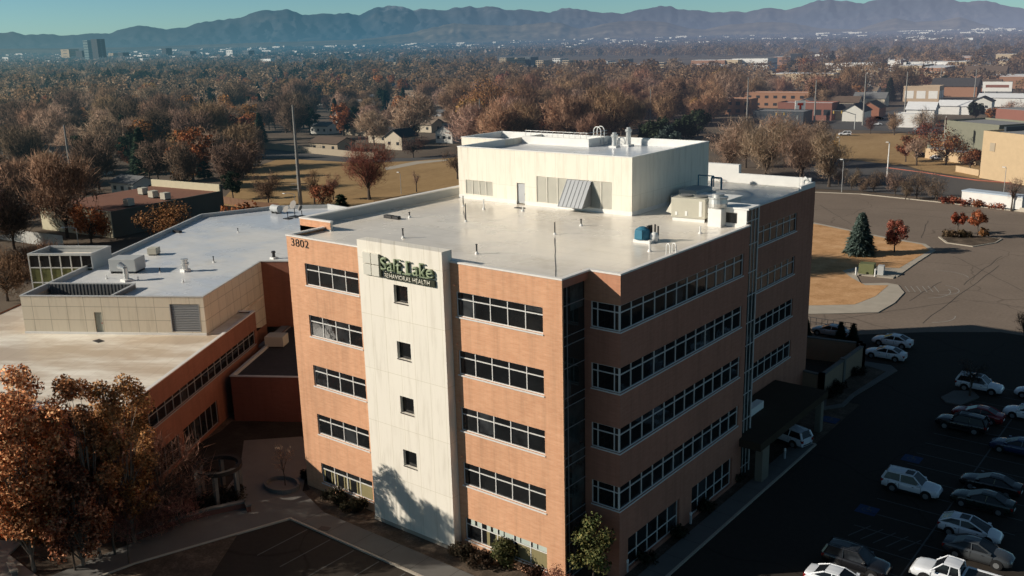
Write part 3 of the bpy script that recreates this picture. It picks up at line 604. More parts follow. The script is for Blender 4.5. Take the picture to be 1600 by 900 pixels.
tx = text_mesh('lettering', 'Salt Lake', -15.78, -10.5, 21.32, 22.35, y, .09, M['sign_sage'], SG, .012)
rebase(tx, SG)
tb = text_mesh('letter_returns', 'Salt Lake', -15.76, -10.47, 21.29, 22.33, y+.095, .10, M['sign_green'], SG, .014); rebase(tb, SG)
for x,z in ((-13.9,21.32),(-13.9,22.3),(-13.35,21.32),(-12.95,21.32),(-12.95,22.28),(-11.6,21.32),(-11.6,22.3),(-11.2,21.32)): rebase(MB().box(x-.2,x+.2,y-.004,y+.088,z,z+.07).build('letter_serif', M['sign_sage'], SG), SG)
nbar = rebase(MB().box(-15.55,-10.42,-.93,-.80,20.74,21.22).build('name_bar', M['sign_dark'], SG), SG)
rebase(text_mesh('lettering', 'BEHAVIORAL HEALTH', -15.48, -10.85, 20.81, 21.15, -.965, .033, M['sign_pale'], SG, .01), SG)
NB = text_mesh('address_number', '3802', -27.28, -25.1, 21.72, 22.35, -.035, .03, plain('number_black', (.012,.012,.012), .5), None, -.004, None, 1.06)
tag(NB, 'black address digits at the top left corner of the lit brick wall', 'number')
for i,k in enumerate((0,1,2,3,4)):
    if k: 
        o = MB().lathe([(.0,0),(.09,.02),(.1,.12),(.05,.16)], (0,0,0), 10, Matrix.Translation((-9.25,-.09,zrow(k)+2.35)) @ Matrix.Rotation(R(90),4,'X')).build('wall_lamp', M['brick'])
        tag(o, ['','small round fitting above the first-floor window right of the cream bay','small round fitting above the third-row window right of the cream bay','small round fitting above the second-row window right of the cream bay','small round fitting above the top-row window right of the cream bay'][k], 'wall fitting')
# ================================================================== left wing
WO = Vector((-36.86,-11.35,0)); WR = R(121.76); e1 = Vector((-.5263,.8503)); ecv = Vector((-.8503,-.5263))
def WP(a, c, z=0): return Vector((WO.x+e1.x*a+ecv.x*c, WO.y+e1.y*a+ecv.y*c, z))
V = empty('office_wing', WO, WR, 'low brick office wing with cream panel top storey and pale flat roofs', 'office wing')
# local: x = along the courtyard wall, y = into the wing; the courtyard wall faces -y
TZ = 8.85
wa = MB(); I4 = Matrix.Identity(4)
up = (-.0+1.2,28.9,5.15,6.75); lo1 = (9.9,17.6,.3,2.75); lo2 = (1.0,9.0,.3,2.75)
wall(wa, -.3, 29.5, -.3, TZ-.1, [up,lo1,lo2], I4, .3)
wa.quad((-.3,30,-.3),(-.3,0,-.3),(-.3,0,TZ-.1),(-.3,30,TZ-.1)); wa.quad((29.5,0,-.3),(29.5,1.9,-.3),(29.5,1.9,TZ-.1),(29.5,0,TZ-.1)); wa.quad((-.3,30,-.3),(-.3,30,TZ-.1),(40,30,TZ-.1),(40,30,-.3)); wa.quad((29.5,1.88,-.3),(37.2,1.88,-.3),(37.2,1.88,5.0),(29.5,1.88,5.0))
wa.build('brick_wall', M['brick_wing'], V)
window(V, I4, *up, 18, .74, sill=True, mat=M['metal_grey']); window(V, I4, *lo1, 6, 0, sill=False, mat=M['metal_grey']); window(V, I4, *lo2, 6, 0, sill=False, mat=M['metal_grey'])
MB().prism([(-.2,.1),(29.4,.1),(29.4,1.85),(36.9,1.85),(36.9,29.9),(-.2,29.9)], TZ-.5, TZ-.25).build('terrace_roof', M['roof_tan'], V)
c_ = MB(); c_.box(-.36,29.54,-.05,.32,TZ-.1,TZ); c_.box(-.36,-.02,.32,30,TZ-.1,TZ); c_.box(29.2,29.54,.32,1.9,TZ-.1,TZ); c_.build('coping', M['coping'], V)
# cream top storey
bx = MB(); SZ = 12.8
dr2 = (13.3,14.15,TZ-.2,11.0); lv3 = (2.5,5.65,TZ+.1,11.95)
SM = Matrix.Translation((21.0,0,0)) @ Matrix(((0,1,0,0),(-1,0,0,0),(0,0,1,0),(0,0,0,1)))    # local u -> -y ; front faces -x
def mir(o): return (-o[1],-o[0],o[2],o[3])
wall(bx, -22.2, -1.9, TZ-.3, SZ-.1, [mir(dr2),mir(lv3)], SM, .25)
bx.quad((21,1.9,TZ-.3),(37.2,1.9,4.6),(37.2,1.9,SZ-.1),(21,1.9,SZ-.1)); bx.quad((21,1.9,TZ-.3),(29.5,1.9,4.6),(37.2,1.9,4.6),(21,1.9,TZ-.3)) if False else None
bx.quad((21,22.2,TZ-.3),(21,22.2,SZ-.1),(69,23.8,SZ-.1),(69,23.8,-.3))
bx.build('screen_wall', M['screen'], V)
q = MB(); q.box(20.9,20.997,1.9,22.2,TZ-.25,TZ-.02); q.build('base_flashing', M['white'], V)
lo = MB()
for j in range(16):
    z = lv3[2]+(lv3[3]-lv3[2])*(j+.5)/16; lo.add([(21.03,lv3[0],z-.07),(21.03,lv3[1],z-.07),(21.16,lv3[1],z+.05),(21.16,lv3[0],z+.05)],[(0,1,2,3)])
for u in (lv3[0],lv3[1]): lo.box(20.98,21.1,u-.04,u+.04,lv3[2],lv3[3])
r_ = lo.build('louver', M['louver_grey'], V); MB().box(21.2,21.24,lv3[0],lv3[1],lv3[2],lv3[3]).build('backing', M['header'], r_)
d_ = MB().box(21.12,21.18,dr2[0]+.03,dr2[1]-.03,dr2[2],dr2[3]).build('door', M['door_dark'], V); MB().box(21.05,21.12,dr2[0]+.1,dr2[0]+.16,9.7,9.85).build('handle', plain('red_handle', (.3,.04,.03), .5), d_)
bw = MB(); bw.quad((37.2,1.9,4.6),(37.2,-14,4.6),(37.2,-14,SZ-.1),(37.2,1.9,SZ-.1)); bw.quad((37.2,-14,4.6),(70,-3,4.6),(70,-3,SZ-.1),(37.2,-14,SZ-.1)); bw.quad((70,-3,0),(77,6,0),(77,6,SZ-.1),(70,-3,SZ-.1)); bw.quad((77,6,0),(76.2,14.4,0),(76.2,14.4,SZ-.1),(77,6,SZ-.1)); bw.quad((76.2,14.4,0),(69,23.8,0),(69,23.8,SZ-.1),(76.2,14.4,SZ-.1))
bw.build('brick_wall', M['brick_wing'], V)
MB().prism([(26.3,2.1),(37.3,2.1),(37.4,-13.8),(69.9,-2.9),(76.8,6),(76,14.3),(68.9,23.6),(26.3,22.3)], 12.0, 12.25).prism([(21.2,2.1),(26.3,2.1),(26.3,11.9),(21.2,11.9)],12.0,12.25).build('wing_roof', M['roof_blue'], V)
MB().box(21.2,26.0,12.15,22.0,9.6,10.2).build('well_floor', M['roof_dark'], V)
pa = MB()
pa.box(20.95,21.2,1.85,22.25,SZ-.1,SZ); pa.prism([(21.2,22.0),(69,23.55),(69,23.85),(21.2,22.3)],SZ-.1,SZ+.0); pa.prism([(21.2,1.85),(37.2,1.85),(37.2,2.1),(21.2,2.1)],SZ-.1,SZ); pa.prism([(37.15,1.85),(37.15,-14),(37.4,-14),(37.4,1.85)],SZ-.1,SZ)
pa.box(26.0,26.3,12.0,22.0,SZ-.05,SZ+.05); pa.box(21.25,26.0,11.85,12.1,SZ-.05,SZ+.05)
pa.prism([(69.2,23.8),(76.4,14.4),(77.2,6),(77.0,5.9),(76,14.3),(68.9,23.5)],SZ-.1,SZ+.0); pa.prism([(77.1,6),(70,-3.1),(69.8,-2.9),(76.8,6)],SZ-.1,SZ+.15)
pa.build('coping', M['coping_grey'], V)
pi = MB(); pi.prism([(21.2,22.0),(69,23.55),(69,23.8),(21.2,22.2)],12.2,SZ-.1); pi.prism([(69.2,23.7),(76.3,14.4),(76.1,14.3),(68.9,23.5)],12.2,SZ-.1); pi.prism([(76.3,14.4),(77,6),(76.8,5.9),(76,14.3)],12.2,SZ-.1); pi.prism([(77,6),(70,-3),(69.9,-2.9),(76.8,6)],12.2,SZ-.1)
pi.build('parapet', M['coping_grey'], V)
sc2 = MB(); sc2.box(26.05,26.25,12.0,22.0,9.7,SZ-.05); sc2.box(21.25,26.0,11.9,12.05,9.7,SZ-.05)
for i in range(24): sc2.box(25.97,26.05,12.3+i*.41,12.5+i*.41,9.8,SZ-.06)
sc2.build('corrugated_screen', plain('screen_steel', (.17,.17,.165), .6), V)
# glazed stair box at the back
gb = MB(); ga0, ga1, gc0, gc1, gz = 34.5, 39.0, 21.75, 29.8, 14.3
for c in [gc0+(gc1-gc0)*i/6 for i in range(7)]: gb.box(ga0-.03,ga0+.07,c-.06,c+.06,3,gz-.25)
for z in (gz-1.75,gz-3.6,gz-5.4,gz-7.2): gb.box(ga0-.025,ga0+.065,gc0,gc1,z-.06,z+.06)
gb.box(ga0-.1,ga1,gc0-.05,gc0+.2,gz-.25,gz); gb.box(ga0-.1,ga1,gc1-.2,gc1+.05,gz-.25,gz); gb.box(ga0-.1,ga0+.2,gc0+.2,gc1-.2,gz-.25,gz); gb.box(ga1-.2,ga1+.05,gc0-.04,gc1+.04,gz-.25,gz)
go = gb.build('stair_tower', M['coping_grey'], V)
MB().box(ga0+.08,ga0+.12,gc0+.05,gc1-.05,gz-1.75,gz-.2).build('upper_pane', M['glass'], go); MB().box(ga0+.08,ga0+.12,gc0+.05,gc1-.05,3,gz-1.76).build('lower_pane', glass_mat('green_glass', (.11,.115,.05), .15), go)
MB().box(ga0+.13,ga1-.0,gc0,gc0+.12,9.6,gz-.25).box(ga0+.2,ga1-.05,gc1-.12,gc1,0,gz-.25).box(ga1-.15,ga1,gc0+.1,gc1-.1,0,gz-.25).build('tower_wall', M['hvac_grey'], go)
MB().box(ga0+.2,ga1-.2,gc0+.2,gc1-.2,gz-1.0,gz-.8).build('tower_roof', M['roof_tan'], go)
# connecting one-storey block
K = empty('link_building', WP(18.9,-1.1), WR, 'one-storey dark brick link with a dark flat roof between the wing and the tall block', 'link building')
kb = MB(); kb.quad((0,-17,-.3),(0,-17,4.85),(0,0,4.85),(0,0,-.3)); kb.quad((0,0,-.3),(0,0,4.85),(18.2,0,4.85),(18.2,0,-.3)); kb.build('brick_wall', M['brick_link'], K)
MB().box(.1,18.25,-17,-.1,4.4,4.6).build('roof', M['roof_dark'], K)
MB().box(-.05,.25,-17,.05,4.85,4.95).box(.25,11.5,-.25,.05,4.85,4.95).box(.02,11.5,-.24,-.02,4.6,4.85).box(.02,.24,-17,-.24,4.6,4.85).build('coping', M['coping_grey'], K)
MB().box(10.6,18.2,-.05,1.1,4.45,4.75).build('gap_roof', M['roof_grey'], K)
# ================================================================== things on the roofs
def rooftop(name, u, v, z, label, cat, rz=0, group=None): return empty(name, tuple(G(u,v,z)), rz, label, cat, group)
def pipe_vent(p, h, label, mat=None, group=None):
    t = empty('vent_pipe', tuple(p), 0, label, 'vent pipe', group)
    MB().lathe([(.16,0),(.12,.12),(.07,.16),(.07,.2)], n=10).build('flashing', M['white'], t)
    MB().tube((0,0,.18),(0,0,h),.06,n=8).lathe([(.09,h),(.09,h+.06)], n=8).build('pipe', mat or M['metal_dark'], t); return t
RFV = RF
pipe_vent(G(630,372,RFV), .75, 'vent pipe on the main roof behind the middle of the cream bay')
pipe_vent(G(745,397,RFV), .7, 'vent pipe on the main roof right behind the cream bay corner')
pipe_vent(G(908,353,RFV), .55, 'short vent pipe on the main roof in front of the penthouse corner')
pipe_vent(G(756,327,RFV), .9, 'thin pale vent pipe left of the penthouse door', M['white'])
pipe_vent(G(817,330,RFV), .35, 'stub vent at the foot of the penthouse door step', M['white'])
pipe_vent(G(1015,393,RFV), .8, 'pale vent pipe in front of the blue roof fan', M['white'])
pipe_vent(G(1094,365,RFV), .55, 'pale stub vent near the stair head', M['white'])
pipe_vent(G(640,340,RFV), .45, 'small stub vent near the long back parapet')
def wire_mast(u, v, h, label):
    p = G(u,v,RFV); t = empty('roof_anchor', tuple(p), 0, label, 'roof anchor')
    MB().lathe([(.14,0),(.1,.1),(.05,.14)], n=8).build('base', M['white'], t); MB().tube((0,0,.12),(0,0,h),.05).build('post', M['metal_dark'], t); 
    return t
wire_mast(724,322,1.0,'dark post at the far left corner of the main roof near the penthouse louvres'); wire_mast(728,346,1.6,'tall dark post on the main roof below the left penthouse louvres'); wire_mast(867,366,1.0,'dark post in the middle of the shiny main roof')
cr = MB()
for a,b in (((724,330),(728,345)),((867,372),(868,432))):
    pts = [G(a[0]+(b[0]-a[0])*i/9+random.uniform(-.6,.6), a[1]+(b[1]-a[1])*i/9, RFV+.012) for i in range(10)]; cr.path(pts,.022,5)
tag(cr.build('roof_cable', M['metal_dark']), 'thin dark cables lying across the shiny main roof', 'cable')
tag(MB().box(0,1.0,0,.5,0,.05).build('door_mat', M['metal_dark']), 'dark walk pad on the main roof below the penthouse door', 'mat').location = tuple(G(803,325,RFV))
tag(MB().box(-.55,.55,-.35,.35,0,.05).build('door_mat', M['metal_dark']), 'dark walk pad on the terrace roof below the grey door', 'mat').location = tuple(G(154,533,TZ-.25)); bpy.data.objects[-1] if False else None
# hoop ladder grips
def hoop(p, label):
    t = MB()
    for dx in (0,.5): t.path([Vector((dx,0,0))]+[Vector((dx,-.25+.25*math.cos(i*math.pi/8),.75+.25*math.sin(i*math.pi/8))) for i in range(9)]+[Vector((dx,-.5,.1))],.04)
    o = t.build('roof_ladder', M['white']); o.location = tuple(p); o.rotation_euler = (0,0,R(60)); return tag(o, label, 'ladder')
hoop(G(1041,401,RFV), 'white hooped ladder grip at the side edge of the main roof'); hoop(G(1249,292,22.4), 'white hooped ladder grip at the far corner of the rear roof')
# blue fan with white companion
t = rooftop('roof_fan', 1008, 378, RFV, 'blue rooftop fan with a white motor and pipes on the main roof', 'roof fan')
MB().box(-.8,.75,-.5,.55,0,.22).build('curb', M['white'], t)
MB().lathe([(.62,0),(.62,.35),(.55,.75),(.25,.95)], (-.25,0,.22), 16).box(-.55,.1,-.66,-.1,.3,1.0).build('blue_housing', M['blue'], t, smooth=False, bevel=.03)
MB().lathe([(.3,0),(.36,.3),(.28,.62),(.1,.7)], (.65,.25,.1), 14).build('motor', M['white'], t, smooth=True)
MB().tube((.3,.45,.2),(.3,.45,1.3),.07).tube((.55,.55,.2),(.55,.55,1.35),.07).tube((.85,.5,.2),(.85,.5,1.25),.07).box(.05,.2,.1,.6,.25,1.25).build('pipe', M['metal_dark'], t)
# large beige package unit
t = rooftop('air_handler', 1083, 343, RFV, 'beige packaged air handler with pipes beside the penthouse', 'air handler', R(6))
MB().box(-1.6,1.5,-1.1,1.1,.3,2.0).build('casing', M['hvac'], t, bevel=.04)
MB().box(-1.5,1.4,-1.0,-.9,0,.3).box(-1.5,1.4,.9,1.0,0,.3).build('skid', M['white'], t); MB().lathe([(.55,0),(.6,.12)], (.7,0,2.0), 18).lathe([(.55,0),(.6,.12)], (-.7,0,2.0), 18).build('fan_guard', M['guard'], t)
MB().add([(-1.6,-1.0,1.6),(-1.6,1.0,1.6),(-2.1,1.0,.7),(-2.1,-1.0,.7),(-1.6,-1,.6),(-1.6,1,.6)],[(0,1,2,3),(0,3,4),(1,5,2),(3,2,5,4)]).build('intake_hood', M['louver'], t)
MB().box(.95,1.2,-1.13,-1.1,.5,1.8).box(-.3,-.1,-1.13,-1.1,.5,.9).box(-1.2,-1.0,-1.13,-1.1,.5,.8).lathe([(.14,0),(.16,.7),(.1,.9)], (1.62,-.6,.8), 10).build('panel', M['white'], t)
# silver mushroom exhaust on a white curb
t = rooftop('exhaust_fan', 1121, 353, RFV, 'silver mushroom exhaust fan on a tall white curb beside the stair head', 'exhaust fan')
MB().box(-.6,.6,-.6,.6,0,1.5).build('curb', M['white'], t, bevel=.02); MB().lathe([(.55,1.5),(.72,1.65),(.78,1.95),(.74,2.3),(.82,2.34),(.82,2.46),(.5,2.5),(.5,2.7),(.3,2.72)], n=20).build('housing', M['metal'], t, smooth=False)
# ducts in the shade of the penthouse
t = rooftop('duct_run', 1075, 326, RFV, 'stack of pale square ducts in the shade along the penthouse side', 'duct')
MB().box(-2.2,.4,.6,4.8,0,1.0).box(-1.7,.2,1.2,4.4,1.05,1.5).build('duct', M['hvac_grey'], t, bevel=.05); MB().path([(0,4.6,1.3),(0,4.6,2.3),(1.0,4.6,2.3),(1.0,4.6,1.2)],.09).path([(-1.2,4.2,1.5),(-1.2,4.2,2.5),(.4,4.2,2.5),(.4,4.2,1.5)],.06).build('pipe', M['blue'], t)
# stacks on the penthouse roof
for i,(u,v,h,l) in enumerate(((960,230,1.5,'left of two silver flues on the penthouse roof'),(982,228,1.9,'right, taller of two silver flues on the penthouse roof'))):
    t = rooftop('flue', u, v, 26.75, l, 'flue'); MB().box(-.45,.45,-.4,.4,0,.15).build('curb', M['white'], t)
    MB().lathe([(.3,.15),(.26,.5),(.26,h-.5),(.36,h-.4),(.36,h-.2),(.22,h-.15),(.22,h)], n=14).build('stack', M['metal'], t)
# round pad ring on the rear roof
rg = MB(); cx = G(1125,305,RFV)
n_=36; rg2=[]
for i in range(n_):
    a0=2*math.pi*i/n_; a1=2*math.pi*(i+1)/n_
    rg.sheet([(cx.x+r*math.cos(a)*1.0,cx.y+r*1.2*math.sin(a)) for r,a in ((2.9,a0),(3.1,a0),(3.1,a1),(2.9,a1))], RF+.03)
tag(rg.build('roof_ring', M['white']), 'white painted ring on the shaded rear roof', 'roof marking')
# wing roof kit
def capvent(u, v, label, s=1.0):
    t = rooftop('roof_ventilator', u, v, 12.25, label, 'roof ventilator'); MB().box(-.45*s,.45*s,-.45*s,.45*s,0,.3).build('curb', M['white'], t)
    MB().lathe([(.34*s,.3),(.34*s,.75*s),(.5*s,.8*s),(.5*s,1.0*s),(.36*s,1.05*s),(.36*s,1.35*s),(.44*s,1.4*s),(.44*s,1.5*s)], n=14).build('cap', M['metal'], t)
M['dish'] = plain('dish_grey', (.20,.18,.16), .6)
capvent(290,424,'silver capped ventilator out on the open wing roof')
t = rooftop('gooseneck_vent', 198, 439, 12.25, 'tall silver gooseneck vent behind the well on the wing roof', 'vent')
MB().box(-.5,.5,-.5,.5,0,.25).build('curb', M['white'], t); MB().tube((0,0,.2),(0,0,1.5),.3,n=12).tube((0,0,1.5),(-.75,-.2,1.75),.3,.42,n=12).build('hood', M['metal'], t)
t = rooftop('condenser', 201, 424, 12.25, 'grey boxy cooling unit beside the glazed stair box', 'cooling unit', WR)
MB().box(-1.2,1.2,-1.6,1.7,.25,1.75).build('casing', M['hvac_grey'], t, bevel=.05); MB().box(-1.1,1.1,-1.5,-1.3,0,.25).box(-1.1,1.1,1.4,1.6,0,.25).build('skid', M['metal_dark'], t)
t = rooftop('small_fan', 241, 398, 12.25, 'small box fan near the back parapet of the wing roof', 'roof fan', WR)
MB().box(-.6,.6,-.6,.6,.15,.95).build('casing', M['hvac'], t, bevel=.03); MB().box(-.5,.5,-.5,.5,0,.15).build('curb', M['metal_dark'], t); MB().tube((.3,.9,0),(.3,.9,1.0),.05).build('pipe', M['white'], t)
pipe_vent(G(334,410,12.25), .7, 'dark vent pipe on the wing roof right of the capped ventilator'); pipe_vent(G(250,426,12.25), .55, 'short dark vent pipe behind the gooseneck vent'); pipe_vent(G(372,363,12.25), .55, 'lone vent pipe far out on the wing roof'); pipe_vent(G(167,436,12.25), .4, 'small white stub vent behind the roof well', M['white']); pipe_vent(G(286,441,12.25), .3, 'low white stub vent at the front of the wing roof', M['white']); pipe_vent(G(216,438,12.25), .35, 'white stub vent right of the gooseneck vent', M['white'])
t = rooftop('roof_fan', 428, 404, 12.25, 'small vent box near the brick wall at the wing roof edge', 'roof fan')
MB().box(-.35,.35,-.35,.35,0,.2).build('curb', M['white'], t); MB().lathe([(.2,.2),(.2,.7),(.3,.75),(.25,.95)], n=10).build('cap', M['metal_dark'], t)
for i,(u,v,s,l) in enumerate(((450,342,1.0,'left satellite dish of the cluster on the far wing roof'),(461,339,1.25,'middle, largest satellite dish on the far wing roof'),(472,338,.85,'right, smallest satellite dish on the far wing roof'))):
    t = rooftop('satellite_dish', u, v, 12.25, l, 'satellite dish')
    MB().tube((0,0,0),(0,0,1.1*s),.06).box(-.6*s,.6*s,-.5*s,.5*s,0,.12).build('mount', M['metal_dark'], t)
    MB().lathe([(.02,0),(.3*s,.05),(.55*s,.17)], n=18, M=Matrix.Translation((0,-.1,1.5*s)) @ Matrix.Rotation(R(62),4,'X') ).build('dish', M['dish'], t)
t = rooftop('roof_tank', 432, 333, 12.25, 'grey drum by the far parapet of the wing roof', 'tank'); MB().tube((-.9,0,.7),(.9,0,.7),.6,n=16).build('drum', M['hvac_grey'], t); MB().box(-.6,-.4,-.5,.5,0,.4).box(.4,.6,-.5,.5,0,.4).build('cradle', M['metal_dark'], t)
tag(MB().box(-.8,.8,-.25,.25,0,.3).build('roof_debris', M['metal_dark']), 'black bundle lying by the back parapet of the wing roof', 'bundle').location = tuple(G(277,363,12.25))
tag(MB().box(-.5,.5,-.2,.2,0,.3).box(.6,1.3,-.2,.2,0,.28).build('roof_debris', M['metal_dark']), 'black bundles lying by the long parapet of the main roof', 'bundle').location = tuple(G(608,341,RF))
t = rooftop('condenser', 433, 540, 4.6, 'beige cooling unit on the dark roof of the link', 'cooling unit', WR); MB().box(-.9,.9,-1.1,1.1,.15,1.3).build('casing', M['hvac'], t, bevel=.04); MB().box(-.8,.8,-1,1,0,.15).build('skid', M['metal_dark'], t)
# ================================================================== cars
def loft(secs, close=True):
    """secs: list of rings (same count) -> MB"""
    m = MB(); n = len(secs[0]); vs = [p for s in secs for p in s]; fs = []
    for k in range(len(secs)-1):
        for i in range(n): fs.append((k*n+i, (k+1)*n+i, (k+1)*n+(i+1)%n, k*n+(i+1)%n))
    fs.append(tuple(range(n))); fs.append(tuple((len(secs)-1)*n+i for i in range(n-1,-1,-1))); return m.add(vs, fs)
CARS = {
 'sedan': dict(L=4.75, W=.91, st=[(-2.37,.62,.35,.72),(-2.3,.80,.26,.98),(-1.6,.90,.22,1.06),(-.4,.91,.2,1.0),(.9,.91,.2,.99),(1.6,.88,.22,.92),(2.1,.80,.24,.80),(2.34,.60,.32,.62)],
   cab=((-1.85,1.0),(-.95,1.42),(.05,1.45),(1.12,.97)), wb=(-1.38,1.38), wr=.335),
 'suv': dict(L=4.6, W=.93, st=[(-2.3,.70,.42,.8),(-2.26,.84,.34,1.08),(-1.5,.92,.28,1.10),(-.3,.93,.26,1.06),(.9,.93,.26,1.06),(1.6,.9,.28,1.02),(2.08,.83,.3,.93),(2.3,.66,.38,.7)],
   cab=((-2.24,1.06),(-1.95,1.66),(.22,1.71),(.98,1.05)), wb=(-1.33,1.35), wr=.37),
 'hatchback': dict(L=4.45, W=.88, st=[(-2.2,.64,.36,.78),(-2.15,.78,.3,1.02),(-1.4,.87,.24,1.06),(-.3,.88,.22,1.0),(.9,.88,.22,.96),(1.6,.85,.24,.86),(2.05,.76,.26,.74),(2.24,.56,.34,.58)],
   cab=((-2.12,1.02),(-1.35,1.44),(.0,1.49),(1.35,.90)), wb=(-1.3,1.38), wr=.33),
 'pickup': dict(L=5.7, W=1.0, st=[(-2.85,.9,.5,1.18),(-2.8,.98,.45,1.22),(-1.5,1.0,.42,1.22),(-.3,1.0,.4,1.22),(1.2,1.0,.4,1.2),(2.0,.98,.42,1.17),(2.6,.92,.42,1.08),(2.85,.8,.5,.85)],
   cab=((-.42,1.2),(-.3,1.83),(.75,1.87),(1.5,1.18)), wb=(-1.75,1.8), wr=.42)}
def car_proto(kind):
    c = CARS[kind]; W = c['W']; root = empty('parked_car' if kind != 'pickup' else 'pickup_truck', (0,0,0))
    secs = []
    for (x,w,zb,zt) in c['st']:
        h = zt-zb; half = [(w*.82,zb),(w*.97,zb+.14*h),(w,zb+.45*h),(w*.985,zb+.72*h),(w*.93,zb+.92*h),(w*.80,zt),(w*.4,zt+.025)]
        secs.append([(x,y,z) for y,z in half]+[(x,-y,z) for y,z in half[::-1]])
    m = loft(secs)
    body = m.build('body', M['car_white'], root, smooth=True); body.data.set_sharp_from_angle(angle=R(50)) if hasattr(body.data,'set_sharp_from_angle') else None
    (xr,zr),(xa,za),(xb,zb2),(xf,zf) = c['cab']; wb_, wt_ = W*.93, W*.68
    # roof skin and pillars
    nr = 5; rf = MB(); rings = []
    for i in range(nr+1):
        t = i/nr; x = xa+(xb-xa)*t; z = za+(zb2-za)*t+.03*math.sin(math.pi*t); rings.append((x,z))
    for (x0,z0),(x1,z1) in zip(rings, rings[1:]):
        for ya,yb,da,db in ((-wt_,-wt_*.5,-.03,.015),(-wt_*.5,wt_*.5,.015,.015),(wt_*.5,wt_,.015,-.03)):
            rf.quad((x0,ya,z0+da),(x1,ya,z1+da),(x1,yb,z1+db),(x0,yb,z0+db))
    def bar(a,b,w_=.055):
        rf.tube(a,b,w_,n=5)
    for s in (-1,1):
        bar((xf,s*wb_*.93,zf),(xb,s*wt_,zb2-.02)); bar((xr,s*wb_*.9,zr),(xa,s*wt_,za-.02),.07 if kind!='suv' else .12); bar((xa,s*wt_,za-.02),(xb,s*wt_,zb2-.02),.05)
        xm = (xa+xb)/2+.1; bar((xm,s*wb_*.985,(zr+zf)/2),(xm-.05,s*wt_,(za+zb2)/2),.04)
        if kind == 'suv': bar((xa+.15,s*wt_*.9,za+.08),(xb-.2,s*wt_*.9,zb2+.07),.025)
    rf.build('roof', M['car_white'], root, smooth=False)
    MB().quad((xf,-wb_*.9,zf),(xf,wb_*.9,zf),(xb,wt_*.97,zb2),(xb,-wt_*.97,zb2)).build('windshield', M['car_glass'], root)
    MB().quad((xr,-wb_*.86,zr),(xa,-wt_*.97,za),(xa,wt_*.97,za),(xr,wb_*.86,zr)).build('rear_window', M['car_glass'], root)
    for s in (-1,1):
        MB().quad((xr,s*wb_*.9,zr),(xf,s*wb_*.93,zf),(xb,s*wt_,zb2-.03),(xa,s*wt_,za-.03)).build('side_window', M['car_glass'], root)
    for xw in c['wb']:
        for s in (-1,1):
            r_ = c['wr']; yo = W-.035
            ar = MB().tube((xw,s*(yo-.15),r_+.03),(xw,s*(W-.0),r_+.03),r_+.075,n=20)
            w_ = MB().tube((xw,s*(W-.2),r_),(xw,s*(W+.018),r_),r_,n=22); wo = w_.build('wheel', M['tyre'], root)
            ar.build('wheel_arch', M['tyre'], root)
            rm = MB().tube((xw,s*(W+.01),r_),(xw,s*(W+.026),r_),r_*.62,n=16)
            rm.build('rim', M['rim'], wo)
    x0,w0,b0,t0 = c['st'][-2]; x1,w1,b1,t1 = c['st'][-1]
    for s in (-1,1):
        MB().quad((x1-.02,s*w1*.85,t1-.1),(x0-.08,s*w0*1.0,t0-.19),(x0-.06,s*w0*.98,t0-.06),(x1-.03,s*w1*.9,t1+.02)).build('headlight', M['headlamp'], root).location.x = .03
        xr0,wr0,br0,tr0 = c['st'][1]
        MB().box(xr0-.06,xr0+.16,s*wr0*.72 if s>0 else -wr0*1.0,wr0*1.0 if s>0 else -wr0*.72,tr0-.34,tr0-.1).build('taillight', M['taillamp'], root)
    MB().box(x1-.06,x1+.015,-w1*.75,w1*.75,b1+.02,b1+.16).build('grille', M['tyre'], root)
    MB().box(c['st'][0][0]-.012,c['st'][0][0]+.1,-.6,.6,c['st'][0][2]+.0,c['st'][0][2]+.12).build('rear_bumper', M['tyre'], root)
    for s in (-1,1): MB().box(xf-.35,xf-.12,s*(W+.02)-.1,s*(W+.02)+.1,zf+.02,zf+.17).build('mirror', M['car_white'], root)
    tm = MB()
    for s in (-1,1):
        for xx in ((xa+xb)/2+.05, xf-.05, xr+.55):
            tm.box(xx-.012,xx+.012,s*(W+.004)-.006,s*(W+.004)+.006,.45,(zr+zf)/2-.06)
        tm.box(c['wb'][0]+c['wr']+.08,c['wb'][1]-c['wr']-.08,s*(W*.985)-.03,s*(W*.985)+.012,c['st'][3][2]+.02,c['st'][3][2]+(.2 if kind in('suv','pickup') else .1))
        for xx in ((xa+xb)/2-.15, xf-.62): tm.box(xx-.13,xx,s*(W+.012)-.02,s*(W+.012)+.02,(zr+zf)/2-.19,(zr+zf)/2-.15)
    tm.build('trim', M['tyre'], root)
    MB().box(c['st'][0][0]-.02,c['st'][0][0]+.02,-.26,.26,c['st'][0][3]-.26,c['st'][0][3]-.12).build('number_plate', M['white'], root)
    if kind == 'pickup':
        MB().box(-2.7,-.55,-.82,.82,1.19,1.262).build('bed', M['metal_dark'], root)
        b_ = MB(); b_.box(-2.82,-.5,-.99,-.83,1.1,1.33).box(-2.82,-.5,.83,.99,1.1,1.33).box(-2.84,-2.72,-.83,.83,1.1,1.33).box(-.6,-.46,-.83,.83,1.1,1.34); b_.build('bed_rail', M['car_white'], root, bevel=.02)
        MB().box(2.8,2.9,-.85,.85,.5,.72).build('front_bumper', M['metal'], root)
    if kind in ('suv','hatchback'):
        MB().box(xb-.75,xb-.1,-.38,.38,zb2+.018,zb2+.045).build('sunroof', M['car_glass'], root)
    return root
PROTO = {}
def recolour(o, mat):
    for ch in o.children:
        if ch.name.split('.')[0] in ('body','roof','mirror','bed_rail'):
            ch.material_slots[0].link = 'OBJECT'; ch.material_slots[0].material = mat
